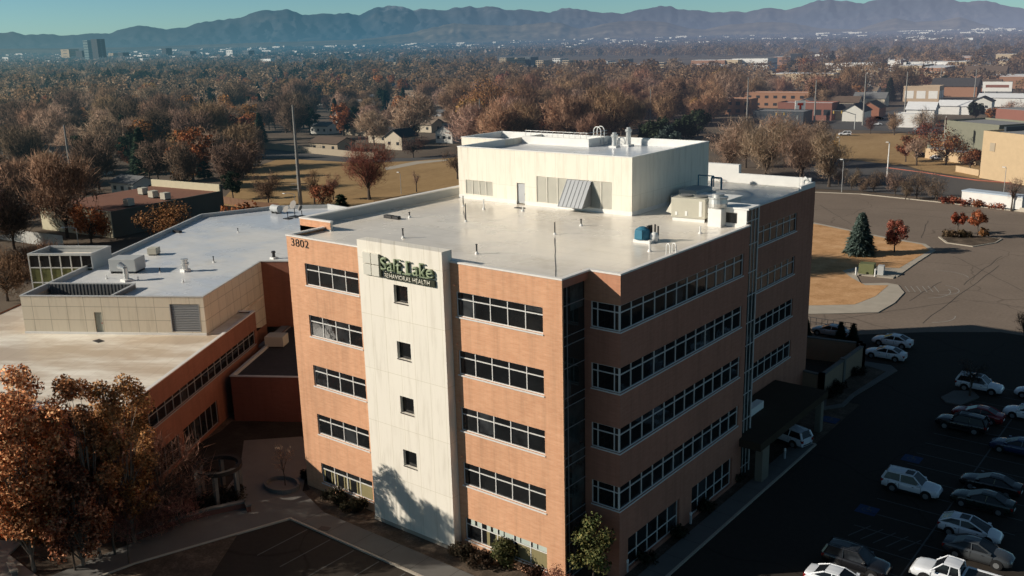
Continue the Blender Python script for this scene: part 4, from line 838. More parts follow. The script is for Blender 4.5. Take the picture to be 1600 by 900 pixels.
def car(u, v, kind, col, head, label, group='cars in the side lot', rot=0):
    if kind not in PROTO:
        o = car_proto(kind); PROTO[kind] = o
    else: o = copy_tree(PROTO[kind])
    recolour(o, M['car_'+col]); p = G(u, v, 0); o.location = (p.x, p.y, .012); o.rotation_euler = (0,0,(0 if head > 0 else math.pi)+R(rot))
    return tag(o, label, 'car' if kind != 'pickup' else 'pickup truck', group)
car(1424,769,'suv','white',1,'white SUV with roof rails parked beside the blue accessible bays')
car(1530,611,'suv','white',1,'white SUV parked just behind the small lot island')
car(1502,671,'suv','black',-1,'black SUV parked in front of the dark red car')
car(1527,656,'sedan','red',-1,'dark red car parked behind the black SUV')
car(1394,540,'sedan','white',-1,'white sedan at the sunlit edge of the lot, farther of the pair by the wall')
car(1383,560,'sedan','white',-1,'white sedan against the enclosure wall, nearer of the pair')
car(1297,524,'sedan','silver',-1,'pale car half hidden behind the three junipers')
car(1608,655,'sedan','white',-1,'white sedan cut by the right edge, across from the black SUV')
car(1622,623,'hatchback','white',-1,'white hatchback at the right edge, farthest of the edge cars')
car(1590,708,'sedan','blue',-1,'dark blue sedan cut by the right edge')
car(1547,766,'sedan','black',-1,'black sedan facing the white SUV, farther of two dark sedans side by side')
car(1534,793,'sedan','green',-1,'very dark green sedan, nearer of two dark sedans side by side')
car(1515,838,'hatchback','white',1,'white hatchback parked beside the dark grey sedan')
car(1528,873,'sedan','grey',1,'dark grey sedan between the white hatchback and the pickup')
car(1338,890,'suv','black',1,'black SUV near the bottom edge of the side lot')
car(1312,922,'sedan','white',1,'white car with dark glass cut by the bottom edge')
car(1492,917,'pickup','white',-1,'white pickup truck in the sun at the bottom right')
car(1432,948,'sedan','red',-1,'red car at the bottom edge next to the pickup nose')
car(1229,690,'suv','white',-1,'white SUV standing under the entrance canopy', rot=-14)
bpy.context.view_layer.update()
car(1320,212,'suv','white',-1,'white van on the street beyond the school field','cars beyond the field', 20); car(1369,196,'sedan','white',1,'white car on the street near the bare street trees','cars beyond the field', 20); car(1437,205,'sedan','silver',1,'pale car by the white sheds across the field','cars beyond the field', 10); car(1372,187,'sedan','black',1,'dark car on the street behind the white car','cars beyond the field', 20); car(1442,246,'sedan','black',1,'dark car in the school forecourt under the brown trees','cars beyond the field', 10); car(1466,250,'sedan','white',1,'pale car in the school forecourt under the brown trees','cars beyond the field', 10)
# ================================================================== walls, fences, kit in the grounds
def wall_thing(name, pts, h, t, mat, label, cat, cap=None, posts=0, haze=False):
    r_ = empty(name, (0,0,0), 0, label, cat); m = MB(); c_ = MB()
    for a,b in zip(pts, pts[1:]):
        a = Vector(a[:2]); b = Vector(b[:2]); d = (b-a).normalized(); n_ = Vector((-d.y,d.x))*t/2
        m.prism([tuple(a+n_),tuple(b+n_),tuple(b-n_),tuple(a-n_)],0,h); n2 = n_*1.5
        if cap: c_.prism([tuple(a+n2),tuple(b+n2),tuple(b-n2),tuple(a-n2)],h+.002,h+.15)
        if posts:
            k = max(1,int((b-a).length/posts))
            for i in range(k+1):
                p = a+(b-a)*i/k; c_.box(p.x-t*.9,p.x+t*.9,p.y-t*.9,p.y+t*.9,0,h+.28)
    m.build('panel', mat, r_)
    if c_.v: c_.build('coping', cap or mat, r_)
    return r_
eh = 2.6
E1 = [tuple(G(*q, eh)) for q in ((1235,524),(1343,537),(1348,541),(1284,587),(1239,576))]
wall_thing('enclosure_wall', E1, eh, .3, M['stucco'], 'beige walled service enclosure beside the rear of the brick block', 'wall', M['conc_dark'], 6)
BK = empty('link_fence', (0,0,0), 0, 'thin rail fence at the back corner of the brick block', 'fence'); f = MB(); a=G(1240,505); b=G(1338,520)
for i in range(12):
    p = a.lerp(b,i/11); f.tube(p,p+Vector((0,0,1.2)),.04,n=5)
f.tube(a+Vector((0,0,1.2)),b+Vector((0,0,1.2)),.04,n=5).tube(a+Vector((0,0,.6)),b+Vector((0,0,.6)),.03,n=5).build('rail', M['metal_dark'], BK)
t = empty('transformer', tuple(G(1355,428)), R(8), 'green utility cabinet on a concrete pad between white bollards', 'utility cabinet')
MB().box(-1.2,1.1,-.9,.9,.14,1.8).build('cabinet', plain('utility_green', (.16,.17,.08), .6), t, bevel=.05); MB().box(1.6,2.5,-.6,.6,.14,1.6).build('meter_box', M['hvac_grey'], t); MB().box(-2.2,4.2,-1.6,1.4,0,.16).build('pad', M['conc'], t)
for i,(u,v,l) in enumerate(((1337,430,'left white bollard before the green utility cabinet'),(1367,432,'right white bollard before the green utility cabinet'))):
    tag(MB().lathe([(.12,0),(.12,1.2),(.06,1.28)], n=10).build('bollard', M['white']), l, 'bollard').location = tuple(G(u,v,.1))
for i,(u,v,l) in enumerate(((1079,818,'short white bollard light in the middle of the side walk'),(980,893,'short white bollard light near the front end of the side walk'),(1226,716,'small bollard light before the canopy pillar'))):
    t = empty('bollard_light', tuple(G(u,v,.12)), 0, l, 'bollard light'); MB().lathe([(.1,0),(.1,.75)], n=10).build('post', M['hvac_grey'], t); MB().lathe([(.11,.75),(.11,.95),(.05,1.0)], n=10).build('lamp_head', M['white'], t)
for u,v,l in ((1069,796,'parking sign post near the middle of the side walk'),):
    t = empty('sign_post', tuple(G(1056,822,.12)), 0, l, 'sign'); MB().tube((0,0,0),(0,0,2.0),.03).build('post', M['hvac_grey'], t); MB().box(-.02,.02,-.2,.2,1.5,2.05).build('plate', M['white'], t)
# garden ring and raised planters in the courtyard
t = empty('pergola', (-32.2,-6.0,0), 0, 'dark round pergola ring on pale posts in the courtyard', 'pergola')
rgm = MB().lathe([(1.7,2.75),(2.05,2.75),(2.05,3.1),(1.7,3.1),(1.7,2.75)], n=40); rgm.f = [f_ for f_ in rgm.f if len(f_) < 10]; rgm.build('ring', plain('dark_timber', (.035,.027,.022), .9), t)
for i in range(6):
    a = i*math.pi/3+.3; MB().box(1.85*math.cos(a)-.16,1.85*math.cos(a)+.16,1.85*math.sin(a)-.16,1.85*math.sin(a)+.16,0,2.75).build('post', M['conc_dark'], t)
pl_ = [tuple(G(a,b)) for a,b in ((200,850),(260,826),(330,806),(386,794),(390,802))]
wall_thing('planter_wall', pl_, .6, .3, M['brick_link'], 'low curved brick planter wall at the edge of the courtyard', 'wall', M['conc_dark'])
cxy = G(441,762); pts = [(cxy.x+1.7*math.cos(i*math.pi/12)*1.0, cxy.y+1.25*math.sin(i*math.pi/12)) for i in range(25)]
wall_thing('planter_wall', pts, .5, .22, M['roof_grey'] if False else M['conc_dark'], 'oval low planter on the courtyard paving by the tall block', 'wall')
t = empty('bench', tuple(G(20,893,.12)), R(-15), 'pale concrete bench on the walk at the bottom left corner', 'bench'); MB().box(-.9,.9,-.25,.25,.38,.5).build('seat', M['conc'], t); MB().box(-.8,-.55,-.2,.2,0,.38).build('leg', M['conc_dark'], t); MB().box(.55,.8,-.2,.2,0,.38).build('leg', M['conc_dark'], t)
t = empty('storm_drain', tuple(G(507,826,.125)), R(20), 'dark drain grate set in the front walk', 'drain'); MB().box(-.45,.45,-.3,.3,0,.02).build('grate', M['metal_dark'], t)
HOUSES = []
# ================================================================== poles and lamps
def pole(ub, vb, ut, vt, r0, label, arms=()):
    p = G(ub, vb); h = HT(ut, vt, p); HOUSES.append(p); t = empty('utility_pole', tuple(p), 0, label, 'utility pole', 'tall poles of the power line')
    MB().tube((0,0,0),(0,0,h),r0,r0*.45,10).build('shaft', M['pole'], t)
    for z, L_ in arms: MB().tube((-L_*CR.x,-L_*CR.y,z),(L_*CR.x,L_*CR.y,z),.14,n=6).build('crossarm', M['pole'], t)
    return t
pole(118,322,100,195,.45,'tall grey pole left of the brown-roofed building'); pole(470,322,454,164,.5,'tallest near steel pole with cross arms by the park trees',((4.2,1.9),(5.4,1.9))); pole(751,215,749,154,.42,'tall pole just above the left corner of the penthouse'); pole(1016,196,1018,139,.42,'tall pole among the conifers behind the penthouse'); pole(1167,188,1170,121,.42,'tall pole at the left end of the red brick row'); pole(1272,194,1276,125,.42,'tall pole in front of the red brick building'); pole(1348,196,1355,115,.42,'tall pole beside the traffic signal'); pole(1413,182,1418,112,.42,'tall pole left of the white sheds'); pole(1468,145,1471,105,.4,'far tall pole left of the dark gabled roof'); pole(1522,152,1526,108,.4,'far tall pole right of the dark gabled roof'); 
def lamp(ub, vb, ut, vt, label, arm=None, r0=.09, mat='metal'):
    p = G(ub,vb); h = HT(ut,vt,p); t = empty('street_lamp', tuple(p), 0, label, 'street lamp'); a = arm or .5
    MB().tube((0,0,0),(0,0,h),r0,r0*.7,8).build('post', M[mat], t); dx,dy = -CR.x*a,-CR.y*a
    MB().path([(0,0,h-.1),(dx*.5,dy*.5,h+.25),(dx,dy,h+.2)],.06).build('arm', M[mat], t); MB().box(dx-.35,dx+.35,dy-.18,dy+.18,h+.1,h+.26).build('lamp_head', M['white'], t); return t
lamp(627,303,628,270,'park lamp on the brown grass left of the penthouse'); lamp(1386,276,1389,223,'thick pale lamp post in the school lot', .6, .2, 'white'); lamp(1310,246,1312,215,'thin lamp post at the left edge of the school field'); lamp(124,392,123,356,'curved street lamp behind the orange tree at the left wing',2.6); lamp(462,330,461,303,'short lamp beside the tallest near pole',2.4); lamp(1567,312,1569,262,'lamp post before the tan building', .5); lamp(1315,300,1317,250,'thin lamp post among the scrub by the school lot')
def signal(ub,vb,h,arm,label):
    t = empty('traffic_signal', tuple(G(ub,vb)), 0, label, 'traffic signal'); MB().tube((0,0,0),(0,0,h),.2).build('post', M['hvac_grey'], t); a = Vector((-CR.x,-CR.y,0))*arm
    MB().path([(0,0,h-.3),a*.5+Vector((0,0,h+1.2)),a+Vector((0,0,h+1.4))],.15).build('arm', M['hvac_grey'], t)
    for k in (.6,.95): MB().box(a.x*k-.2,a.x*k+.2,a.y*k-.25,a.y*k+.25,h+.3,h+1.4).build('signal_head', plain('signal_yellow', (.5,.33,.08), .6, haze=True), t)
signal(1335,202,6.0,9,'traffic signal with a long arm by the field corner'); signal(1245,200,5,9,'traffic signal with an arm in front of the red brick building')
t = empty('street_sign', tuple(G(1249,190)), 0, 'tall white roadside sign with a red mark', 'sign'); MB().box(-.3,.3,-.3,.3,0,4).build('post', M['hvac_grey'], t); sgm = Matrix.Rotation(R(-53.6+90),4,'Z'); MB().box(-2.2,2.2,-.25,.25,4,9,sgm).build('board', M['white'], t); MB().box(-1.2,1.2,-.3,-.26,7.0,8.0,sgm).box(-.4,.4,-.3,-.26,5.0,7.0,sgm).build('mark', plain('sign_red', (.4,.05,.04), .6), t)
# fences
def fence(pts, h, mat, label, name='fence', step=4, slat=False):
    t = empty(name, (0,0,0), 0, label, 'fence'); 
    for a,b in zip(pts,pts[1:]):
        a = Vector((a[0],a[1],0)); b = Vector((b[0],b[1],0)); k = max(1,int((b-a).length/step)); m = MB()
        for i in range(k): p = a.lerp(b,i/k); m.tube(p,p+Vector((0,0,h)),.08,n=5)
        m.build('post', mat, t); d = (b-a).normalized(); n_ = Vector((-d.y,d.x,0))*.04; r_ = MB()
        for z in ((h*.45,h-.1) if not slat else ()): r_.add([a+n_+Vector((0,0,z)),b+n_+Vector((0,0,z)),b-n_+Vector((0,0,z)),a-n_+Vector((0,0,z)),a+n_+Vector((0,0,z+.12)),b+n_+Vector((0,0,z+.12)),b-n_+Vector((0,0,z+.12)),a-n_+Vector((0,0,z+.12))],[(0,1,5,4),(2,3,7,6),(4,5,6,7),(1,2,6,5),(3,0,4,7)])
        if slat: r_.prism([tuple((a+n_)[:2]),tuple((b+n_)[:2]),tuple((b-n_)[:2]),tuple((a-n_)[:2])],.05,h-.05)
        r_.build('rail' if not slat else 'panel', mat, t)
    return t
M['wood'] = plain('weathered_wood', (.20,.11,.065), .9, var=.3, haze=True)
fence(gp((585,322),(640,312),(722,297)),1.3,M['wood'],'low wooden rail fence along the near edge of the park','rail_fence')
fence(gp((349,318),(400,327),(436,330)),1.9,M['wood'],'brown board fence right of the brown-roofed building','board_fence',3,True)
M['wall_pale'] = plain('pale_block_wall', (.40,.33,.24), .9, haze=True)
wall_thing('boundary_wall', gp((405,231),(425,233),(470,238),(510,242),(560,247),(585,249)), 2.2, .3, M['wall_pale'], 'long pale block wall along the far side of the park street', 'wall')
fence(gp((-10,372),(40,380),(100,388)),2.6,plain('white_fence', (.55,.54,.50), .8, haze=True),'white board fence behind the bare trees at the left edge','board_fence',4,True)
# ================================================================== buildings around
def facade_box(name, p, w, d, h, rz, wallm, roofm, label, cat, gable=0, wins=None, group=None, parapet=0, winmat=None):
    t = empty(name, (p[0],p[1],0), rz, label, cat, group); m = MB()
    if gable:
        e = .5
        m.add([(-w/2,-d/2,0),(w/2,-d/2,0),(w/2,d/2,0),(-w/2,d/2,0),(-w/2,-d/2,h),(w/2,-d/2,h),(w/2,d/2,h),(-w/2,d/2,h),(-w/2,0,h+gable),(w/2,0,h+gable)],[(0,1,5,4),(2,3,7,6),(1,2,6,9,5),(3,0,4,8,7)])
        k = gable/(d/2); z0 = h-k*e
        MB().add([(-w/2-e,-d/2-e,z0),(w/2+e,-d/2-e,z0),(w/2+e,0,h+gable),(-w/2-e,0,h+gable),(w/2+e,d/2+e,z0),(-w/2-e,d/2+e,z0),(-w/2-e,-d/2-e,z0+.25),(w/2+e,-d/2-e,z0+.25),(w/2+e,0,h+gable+.25),(-w/2-e,0,h+gable+.25),(w/2+e,d/2+e,z0+.25),(-w/2-e,d/2+e,z0+.25)],[(6,7,8,9),(9,8,10,11),(0,1,7,6),(4,5,11,10),(1,2,8,7),(2,4,10,8),(3,0,6,9),(5,3,9,11)]).build('roof', roofm, t)
    else:
        m.box(-w/2,w/2,-d/2,d/2,0,h); MB().box(-w/2+.3,w/2-.3,-d/2+.3,d/2-.3,h-.3 if parapet else h+.003,h+.12 if not parapet else h+.06).build('roof', roofm, t)
        if parapet: MB().box(-w/2-.05,w/2+.05,-d/2-.05,-d/2+.25,h,h+parapet).box(-w/2-.05,w/2+.05,d/2-.25,d/2+.05,h,h+parapet).box(-w/2-.05,-w/2+.25,-d/2+.25,d/2-.25,h,h+parapet).box(w/2-.25,w/2+.05,-d/2+.25,d/2-.25,h,h+parapet).build('parapet', wallm, t)
    m.build('wall', wallm, t)
    if wins:
        nx, nz, ww, wh = wins; 
        for side in (0,1):
            q = MB(); Ln = w if side == 0 else d; nn = nx if side == 0 else max(1,int(nx*d/w))
            for i in range(nn):
                for j in range(nz):
                    u = -Ln/2+Ln*(i+.5)/nn; z = h*(j+.5)/nz
                    if side == 0: q.box(u-ww/2,u+ww/2,-d/2-.06,-d/2+.1,z-wh/2,z+wh/2)
                    else: q.box(w/2-.1,w/2+.06,u-ww/2,u+ww/2,z-wh/2,z+wh/2)
            q.build('window', winmat or M['far_glass'], t)
    return t
M['far_glass'] = plain('far_window', (.03,.034,.038), .3, spec=.5, haze=True)
HW = [plain('house_'+n, c, .9, haze=True) for n,c in (('white',(.66,.64,.58)),('cream',(.58,.50,.38)),('tan',(.44,.36,.26)),('brick',(.30,.13,.08)),('grey',(.36,.36,.36)))]
HR = [plain('shingle_'+n, c, .9, var=.25, haze=True) for n,c in (('dark',(.06,.055,.055)),('brown',(.13,.09,.065)),('grey',(.17,.17,.17)),('tan',(.24,.18,.13)))]
def house(u, v, w, d, h, rz, wi, ri, label, gable=2.0):
    p = G(u,v); HOUSES.append(p); return facade_box('house', p, w, d, h, R(rz), HW[wi], HR[ri], label, 'house', gable, (3,1,1.2,1.1), 'houses in the wooded suburb')
house(537,192,9,7,3.6,-86,0,2,'small white gabled house between dark conifers above the park'); house(565,210,13,8,3.2,4,2,1,'low brown-roofed house right of the small white gabled house',1.6); house(612,222,15,10,3.6,4,1,0,'dark-roofed house with a cream gable left of the sunlit gable'); house(628,232,9,8,4.6,-86,1,0,'house with the brightest cream gable end above the park',2.4); house(665,205,14,9,3.4,4,1,3,'pale tan gabled house, left of the tan pair'); house(694,203,14,9,3.6,4,0,3,'pale gabled house, right of the tan pair'); house(704,222,8,8,4.2,-86,0,2,'small white gable beside the left edge of the penthouse',2.4); house(680,185,16,10,3.2,4,4,2,'flat grey-roofed house above the tan pair',1.0); house(520,235,14,9,3.2,4,2,1,'brown-roofed house right above the pale block wall',1.6); house(508,208,11,8,3.4,4,0,2,'long white-eaved house left among the conifers',1.4)
house(134,272,16,9,3.6,4,0,0,'dark-roofed house with a bright white gable left of the brown-roofed building',2.6); house(92,290,14,9,3.2,4,4,0,'grey low house behind the leftmost tall pole',1.6); house(210,300,10,7,3,4,0,2,'small pale house behind the brown-roofed building',1.4); house(62,150,10,8,4,-86,0,2,'white gable among bare trees at the far left',2.4); house(118,172,10,8,4,-86,0,0,'pale gable house far left, left of the white trio'); house(152,166,9,8,4,-86,0,0,'small bright-eaved house far left in the trees'); house(187,176,9,8,4.4,-86,1,0,'cream gable house, middle of the far left group'); house(222,166,14,9,4,4,0,0,'dark-roofed house with white eave, far left group'); house(258,174,8,8,5.0,-86,1,0,'narrow cream gable house, right of the far left group'); house(25,245,10,8,3.6,-86,0,2,'white house glimpsed through trees at the left edge',2); house(100,252,10,8,3.4,-86,0,0,'white-trimmed house glimpsed left of the tall pole',1.8); house(430,190,10,8,3.4,-86,0,1,'house with white specks among dark conifers left of the tall pole',1.8)
for i,(u,v) in enumerate(((420,150),(470,140),(620,150),(650,140),(700,130),(560,132),(330,180),(380,170),(300,150),(700,165),(585,165),(640,172),(60,120),(120,130),(200,130),(270,128),(350,118),(480,118),(45,190),(160,215),(300,215),(350,205),(240,215),(20,160))):
    o = house(u,v,random.uniform(9,15),random.uniform(8,10),random.uniform(3,4.2),random.choice((-86,2,4,-84)),random.choice((0,0,1,2,4)),random.randrange(4),'pale or brown house half lost among the suburb trees',random.uniform(1.6,2.4)); o['group'] = 'houses half lost among the suburb trees'
rh = random.Random(17)
for i in range(120):
    u = rh.uniform(0,1120) if i < 85 else rh.uniform(1150,1600); v = rh.uniform(104,178) if u < 720 or u > 1150 else rh.uniform(104,150)
    o = house(u,v,rh.uniform(10,17),rh.uniform(8,11),rh.uniform(3.2,5),rh.choice((-86,4,0,-84,6)),rh.choice((0,0,0,1,2,3)),rh.choice((0,1,2,2,3)),'small house roof showing between the trees of the far suburb',rh.uniform(1.6,2.6)); o['group'] = 'small houses of the far suburb'
# brown-roofed commercial block, left
p1, p2, p3 = G(178,372), G(350,335), G(135,352)
bt = empty('shop_building', tuple(p1), 0, 'low commercial building with brown flat roof and cream parapets', 'commercial building')
ux = (p2-p1); ux.z=0; Lx = ux.length; ux.normalize(); uy = Vector((-ux.y,ux.x,0)); bt.rotation_euler = (0,0,math.atan2(ux.y,ux.x)); D_ = 24
M['roof_brown'] = plain('brown_roof', (.21,.095,.06), .95, var=.2, haze=True); M['khaki'] = plain('khaki_wall', (.115,.11,.09), .9, haze=True); M['cream_parapet'] = plain('cream_parapet', (.60,.54,.38), .9, haze=True)
MB().box(0,Lx,0,D_,0,5.2).build('wall', M['khaki'], bt); MB().box(.2,Lx-.2,.2,D_-.2,5.2,5.35).build('roof', M['roof_brown'], bt)
MB().box(-.2,0,-.1,D_,0,5.6).box(-.2,Lx*.12,D_-.35,D_,5.2,6.4).build('parapet', M['cream_parapet'], bt); MB().box(Lx-.35,Lx+.05,.3,D_,5.2,7.0).build('parapet', M['cream_parapet'], bt)
MB().box(0,Lx,-.15,.15,5.2,5.55).box(Lx+.06,Lx+.3,0,D_,0,6.9).build('eave', M['khaki'], bt)
for (u,v,l) in ((224,304,'left of three grey boxes along the brown roof'),(240,309,'middle of three grey boxes along the brown roof'),(259,312,'right of three grey boxes along the brown roof'),(202,322,'small white vent box near the front of the brown roof')):
    t = rooftop('roof_unit', u, v, 5.35, l, 'roof unit', math.atan2(ux.y,ux.x)); MB().box(-.8,.8,-.8,.8,.2,1.6).build('casing', M['hvac'], t); MB().box(-.7,.7,-.7,.7,0,.2).build('curb', M['metal_dark'], t)
def bldg(u, v, w, d, h, rz, wm, rm, label, cat='building', **k):
    return facade_box(k.pop('name','commercial_building'), G(u,v), w, d, h, R(rz), wm, rm, label, cat, **k)
FR = R(0); HZ = dict(haze=True)
M['red_brick'] = plain('red_brick_far', (.24,.105,.08), .9, **HZ); M['tan_far'] = plain('tan_stucco_far', (.52,.385,.235), .9, **HZ); M['white_far'] = plain('white_far', (.74,.72,.68), .8, **HZ); M['greygreen'] = plain('grey_green_far', (.20,.20,.15), .9, **HZ); M['roof_far'] = plain('grey_roof_far', (.25,.25,.25), .9, **HZ); M['teal_far'] = plain('blue_grey_far', (.10,.13,.15), .6, **HZ); M['dk_far'] = plain('dark_far', (.055,.065,.075), .5, **HZ); M['white_roof_far'] = plain('white_roof_far', (.70,.70,.70), .8, **HZ); M['orange_far'] = plain('orange_brick_far', (.34,.18,.11), .9, **HZ)
bldg(1158,178,13,9,7,4,M['orange_far'],M['white_roof_far'],'orange brick block left of the red brick row',wins=(3,2,2.2,1.6),parapet=.6); bldg(1222,168,46,9,7.5,4,M['orange_far'],M['white_roof_far'],'long pale-roofed brick row behind the red brick building',wins=(10,2,2,1.4),parapet=.5); bldg(1262,186,24,11,7,4,M['red_brick'],M['white_roof_far'],'red brick building with white roof on the far street corner',wins=(6,1,3,2.4),parapet=.6); bldg(1222,192,22,12,5,4,M['dk_far'],M['roof_far'],'dark low shop in front of the red brick building',parapet=.4)
bldg(1318,186,10,9,4,4,HW[2],HR[0],'small brown gabled house right of the red brick building','house',gable=2.4,name='house'); bldg(1338,188,12,9,4.4,-86,HW[0],HR[0],'white gabled house behind the traffic signal','house',gable=2.8,name='house'); bldg(1362,182,12,9,4.2,-86,HW[3],HR[1],'brick gabled house right of the white gabled one','house',gable=2.6,name='house')
bldg(1442,158,18,12,7.5,4,plain('pale_tan_far', (.48,.36,.25), .9, haze=True),M['roof_far'],'tan block with a framed white window panel',wins=(3,1,4.5,4),parapet=.8,winmat=M['white_far']); bldg(1493,150,24,14,6,4,M['orange_far'],HR[0],'long building with a dark gabled roof left of the billboard',gable=4); bldg(1540,128,26,14,6,4,M['orange_far'],HR[1],'brown-roofed building behind the dark gabled roof',gable=5)
bldg(1420,198,9,7,5.2,4,M['white_far'],M['white_roof_far'],'white boxy shed left of the pair across the field',parapet=.3); bldg(1440,190,11,8,5.5,4,M['white_far'],M['white_roof_far'],'larger white shed behind, right of the pair across the field',gable=2.5); bldg(1492,178,13,7,4,4,M['white_far'],M['white_roof_far'],'long white shed left of the round dark pine',gable=2); bldg(1572,166,24,9,4.5,4,M['white_far'],M['white_roof_far'],'long pale building at the right edge above the tan school',gable=1.5)
bb = empty('billboard', tuple(G(1556,158)), R(4), 'white billboard with a red stripe at the right', 'billboard'); MB().box(-.4,.4,-.3,.3,0,5).build('post', M['dk_far'], bb); MB().box(-7,7,-.3,.3,5,10).build('board', M['white_far'], bb); MB().box(-5.5,5.5,-.35,-.31,7,8.4).build('stripe', M['red_brick'], bb)
# tan school and its grey green hall
q0, q1 = G(1530,278), G(1640,296); v_ = (q1-q0); v_.z = 0; v_.normalize(); ang = math.atan2(v_.y,v_.x)
sb_ = empty('school_building', tuple(q0), ang, 'large tan school building with a grey roof at the right edge', 'school')
hh = HT(1533,207,q0)
MB().box(0,40,0,26,0,hh).build('wall', M['tan_far'], sb_); MB().box(.4,39.6,.4,25.6,hh-.3,hh+.03).build('roof', M['roof_far'], sb_); MB().box(0,40,0,.4,hh,hh+.5).box(0,.4,.4,26,hh,hh+.5).build('parapet', M['tan_far'], sb_); MB().box(2.6,4.2,-.12,.02,hh*.62,hh*.8).build('plaque', M['wall_pale'], sb_)
MB().box(.5,1.2,6,22,hh+.1,hh+1.2).build('roof_panel', M['dk_far'], sb_)
bldg(1545,238,22,16,9,math.degrees(ang),M['greygreen'],M['roof_far'],'grey green hall block behind the tan school',cat='school hall',parapet=.6,name='school_hall'); bldg(1502,234,18,11,4.5,math.degrees(ang),M['greygreen'],M['dk_far'],'low grey green wing left of the grey green hall',cat='school wing',parapet=.4,name='school_wing'); bldg(1492,252,20,4,3.0,math.degrees(ang),M['tan_far'],M['roof_far'],'low yellow wall block under the brown trees by the school',cat='school wing',name='school_wing'); bldg(1615,212,26,10,9,math.degrees(ang),M['red_brick'],M['roof_far'],'dark red block at the right edge behind the school roof',cat='school hall',name='school_hall')
wall_thing('forecourt_wall', gp((1494,268),(1530,275)), 1.6, .5, M['tan_far'], 'low tan wall with railings left of the school building', 'wall')
tq = empty('trailer', tuple(G(1553,324)), R(-14), 'long white trailer with a pale blue roof by the lot edge', 'trailer'); MB().box(-6.5,6.5,-1.6,1.6,.5,3.0).build('body', M['white_far'], tq); MB().prism([(-6.6,-1.7),(6.6,-1.7),(6.6,1.7),(-6.6,1.7)],3.0,3.25).build('roof', plain('pale_blue_roof', (.45,.52,.60), .7), tq); MB().box(-6,6,-1.4,1.4,.0,.5).build('skirt', M['dk_far'], tq)
fence(gp((1480,312),(1510,316),(1610,334)),1.0,M['conc'],'low pale fence along the rear lot edge before the trailer','low_fence',4,True)
t = empty('flagpole', tuple(G(1473,243)), 0, 'white flagpole among the brown school trees', 'flagpole'); MB().tube((0,0,0),(0,0,12),.12,.07).build('shaft', M['white_far'], t); MB().box(.1,.16,-.6,.6,8,11.5).build('flag', M['red_brick'], t)
HZ6 = dict(haze=.62)
M['sky_tan'] = plain('skyline_tan', (.50,.40,.28), .9, **HZ6); M['sky_dark'] = plain('skyline_dark', (.05,.06,.07), .5, **HZ6); M['sky_teal'] = plain('skyline_grey', (.12,.15,.17), .6, **HZ6); M['sky_white'] = plain('skyline_white', (.80,.78,.74), .8, **HZ6)
# towers on the skyline and the pale blocks of the far town
def far(u0, u1, vb, vt, d, wm, label, wins=None, rz=None, cat='office tower', name='office_tower'):
    p = G((u0+u1)/2, vb); w = (u1-u0)/FPX*(p-CP).dot(CF)*.86; h = HT((u0+u1)/2, vt, p); return facade_box(name, p, w, d or w, h, R(4) if rz is None else R(rz), wm, M['roof_far'], label, cat, 0, wins)
far(136,150,96,63,30,plain('glass_tower_far', (.20,.27,.27), .4, **HZ6),'green glazed half of the tallest skyline tower',(4,8,6,3)); far(148,166,96,61,30,M['sky_dark'],'dark tallest tower on the left skyline',(1,10,3,3)); far(98,124,94,77,45,M['sky_tan'],'wide tan block left of the tallest tower',(1,4,30,2)); far(120,140,94,79,30,M['sky_dark'],'dark block joined to the left of the tallest tower'); far(172,186,92,83,30,M['sky_tan'],'low tan block right of the tallest tower',(1,3,16,2)); far(187,201,92,82,30,M['sky_dark'],'dark block right of the low tan block'); far(256,268,90,75,30,M['sky_dark'],'lone dark square tower on the left skyline',(4,6,3,2)); far(285,308,90,80,30,M['sky_teal'],'low blue grey block right of the lone square tower'); far(355,372,90,78,26,M['sky_white'],'pale stepped block on the skyline, left one',(3,2,4,4)); far(381,397,90,79,26,M['sky_teal'],'grey stepped block on the skyline, right one',(3,2,4,4)); far(1238,1250,103,84,18,M['sky_teal'],'slim grey tower right of the long white block',(2,8,4,2)); far(1436,1457,91,82,18,M['sky_tan'],'pale block alone on the far right plain',(4,2,3,3)); far(1585,1606,110,95,18,M['sky_teal'],'grey stepped block at the right edge of the far town',(3,3,4,3)); far(1146,1212,108,91,30,M['sky_white'],'long white block on the far town right of centre',(12,1,3,2),cat='warehouse',name='warehouse')
for i,(a,b,vb,vt) in enumerate(((785,800,103,90),(800,817,102,90),(818,838,101,89),(842,858,106,94),(868,884,105,91),(884,898,108,94),(897,915,105,95),(914,936,105,94),(936,958,104,95),(956,972,108,97),(972,985,104,92),(1000,1018,108,98),(1020,1032,111,99),(1032,1046,112,97),(1046,1060,115,99),(1085,1100,101,93),(1104,1120,101,93))):
    far(a,b,vb,vt,22,[M['sky_white'],M['sky_tan'],M['sky_teal'],M['orange_far']][(i*5)%4 if i%3 else 1],'pale block of flats in the long row above the bare wood',(4,4,2,1.6),cat='flats',name='apartment_building')['group'] = 'row of flats above the bare wood'
rs = random.Random(5)
for i in range(46):
    if i < 12: u,v = rs.uniform(400,700), rs.uniform(96,106)
    elif i < 18: u,v = rs.uniform(980,1150), rs.uniform(108,118)
    else: u,v = rs.uniform(1215,1600), rs.uniform(95,138)
    w_ = rs.uniform(18,46); o = facade_box('warehouse', G(u,v), w_, rs.uniform(14,24), rs.uniform(7,11), R(rs.choice((4,0,-86))), rs.choice((M['sky_white'],M['sky_white'],M['sky_tan'],M['orange_far'])), M['white_roof_far'], 'low pale flat-roofed building scattered through the far town', 'warehouse', 0, (5,1,2.5,1.8), 'low pale buildings of the far town')
    HOUSES.append(G(u,v)) if v > 115 else None
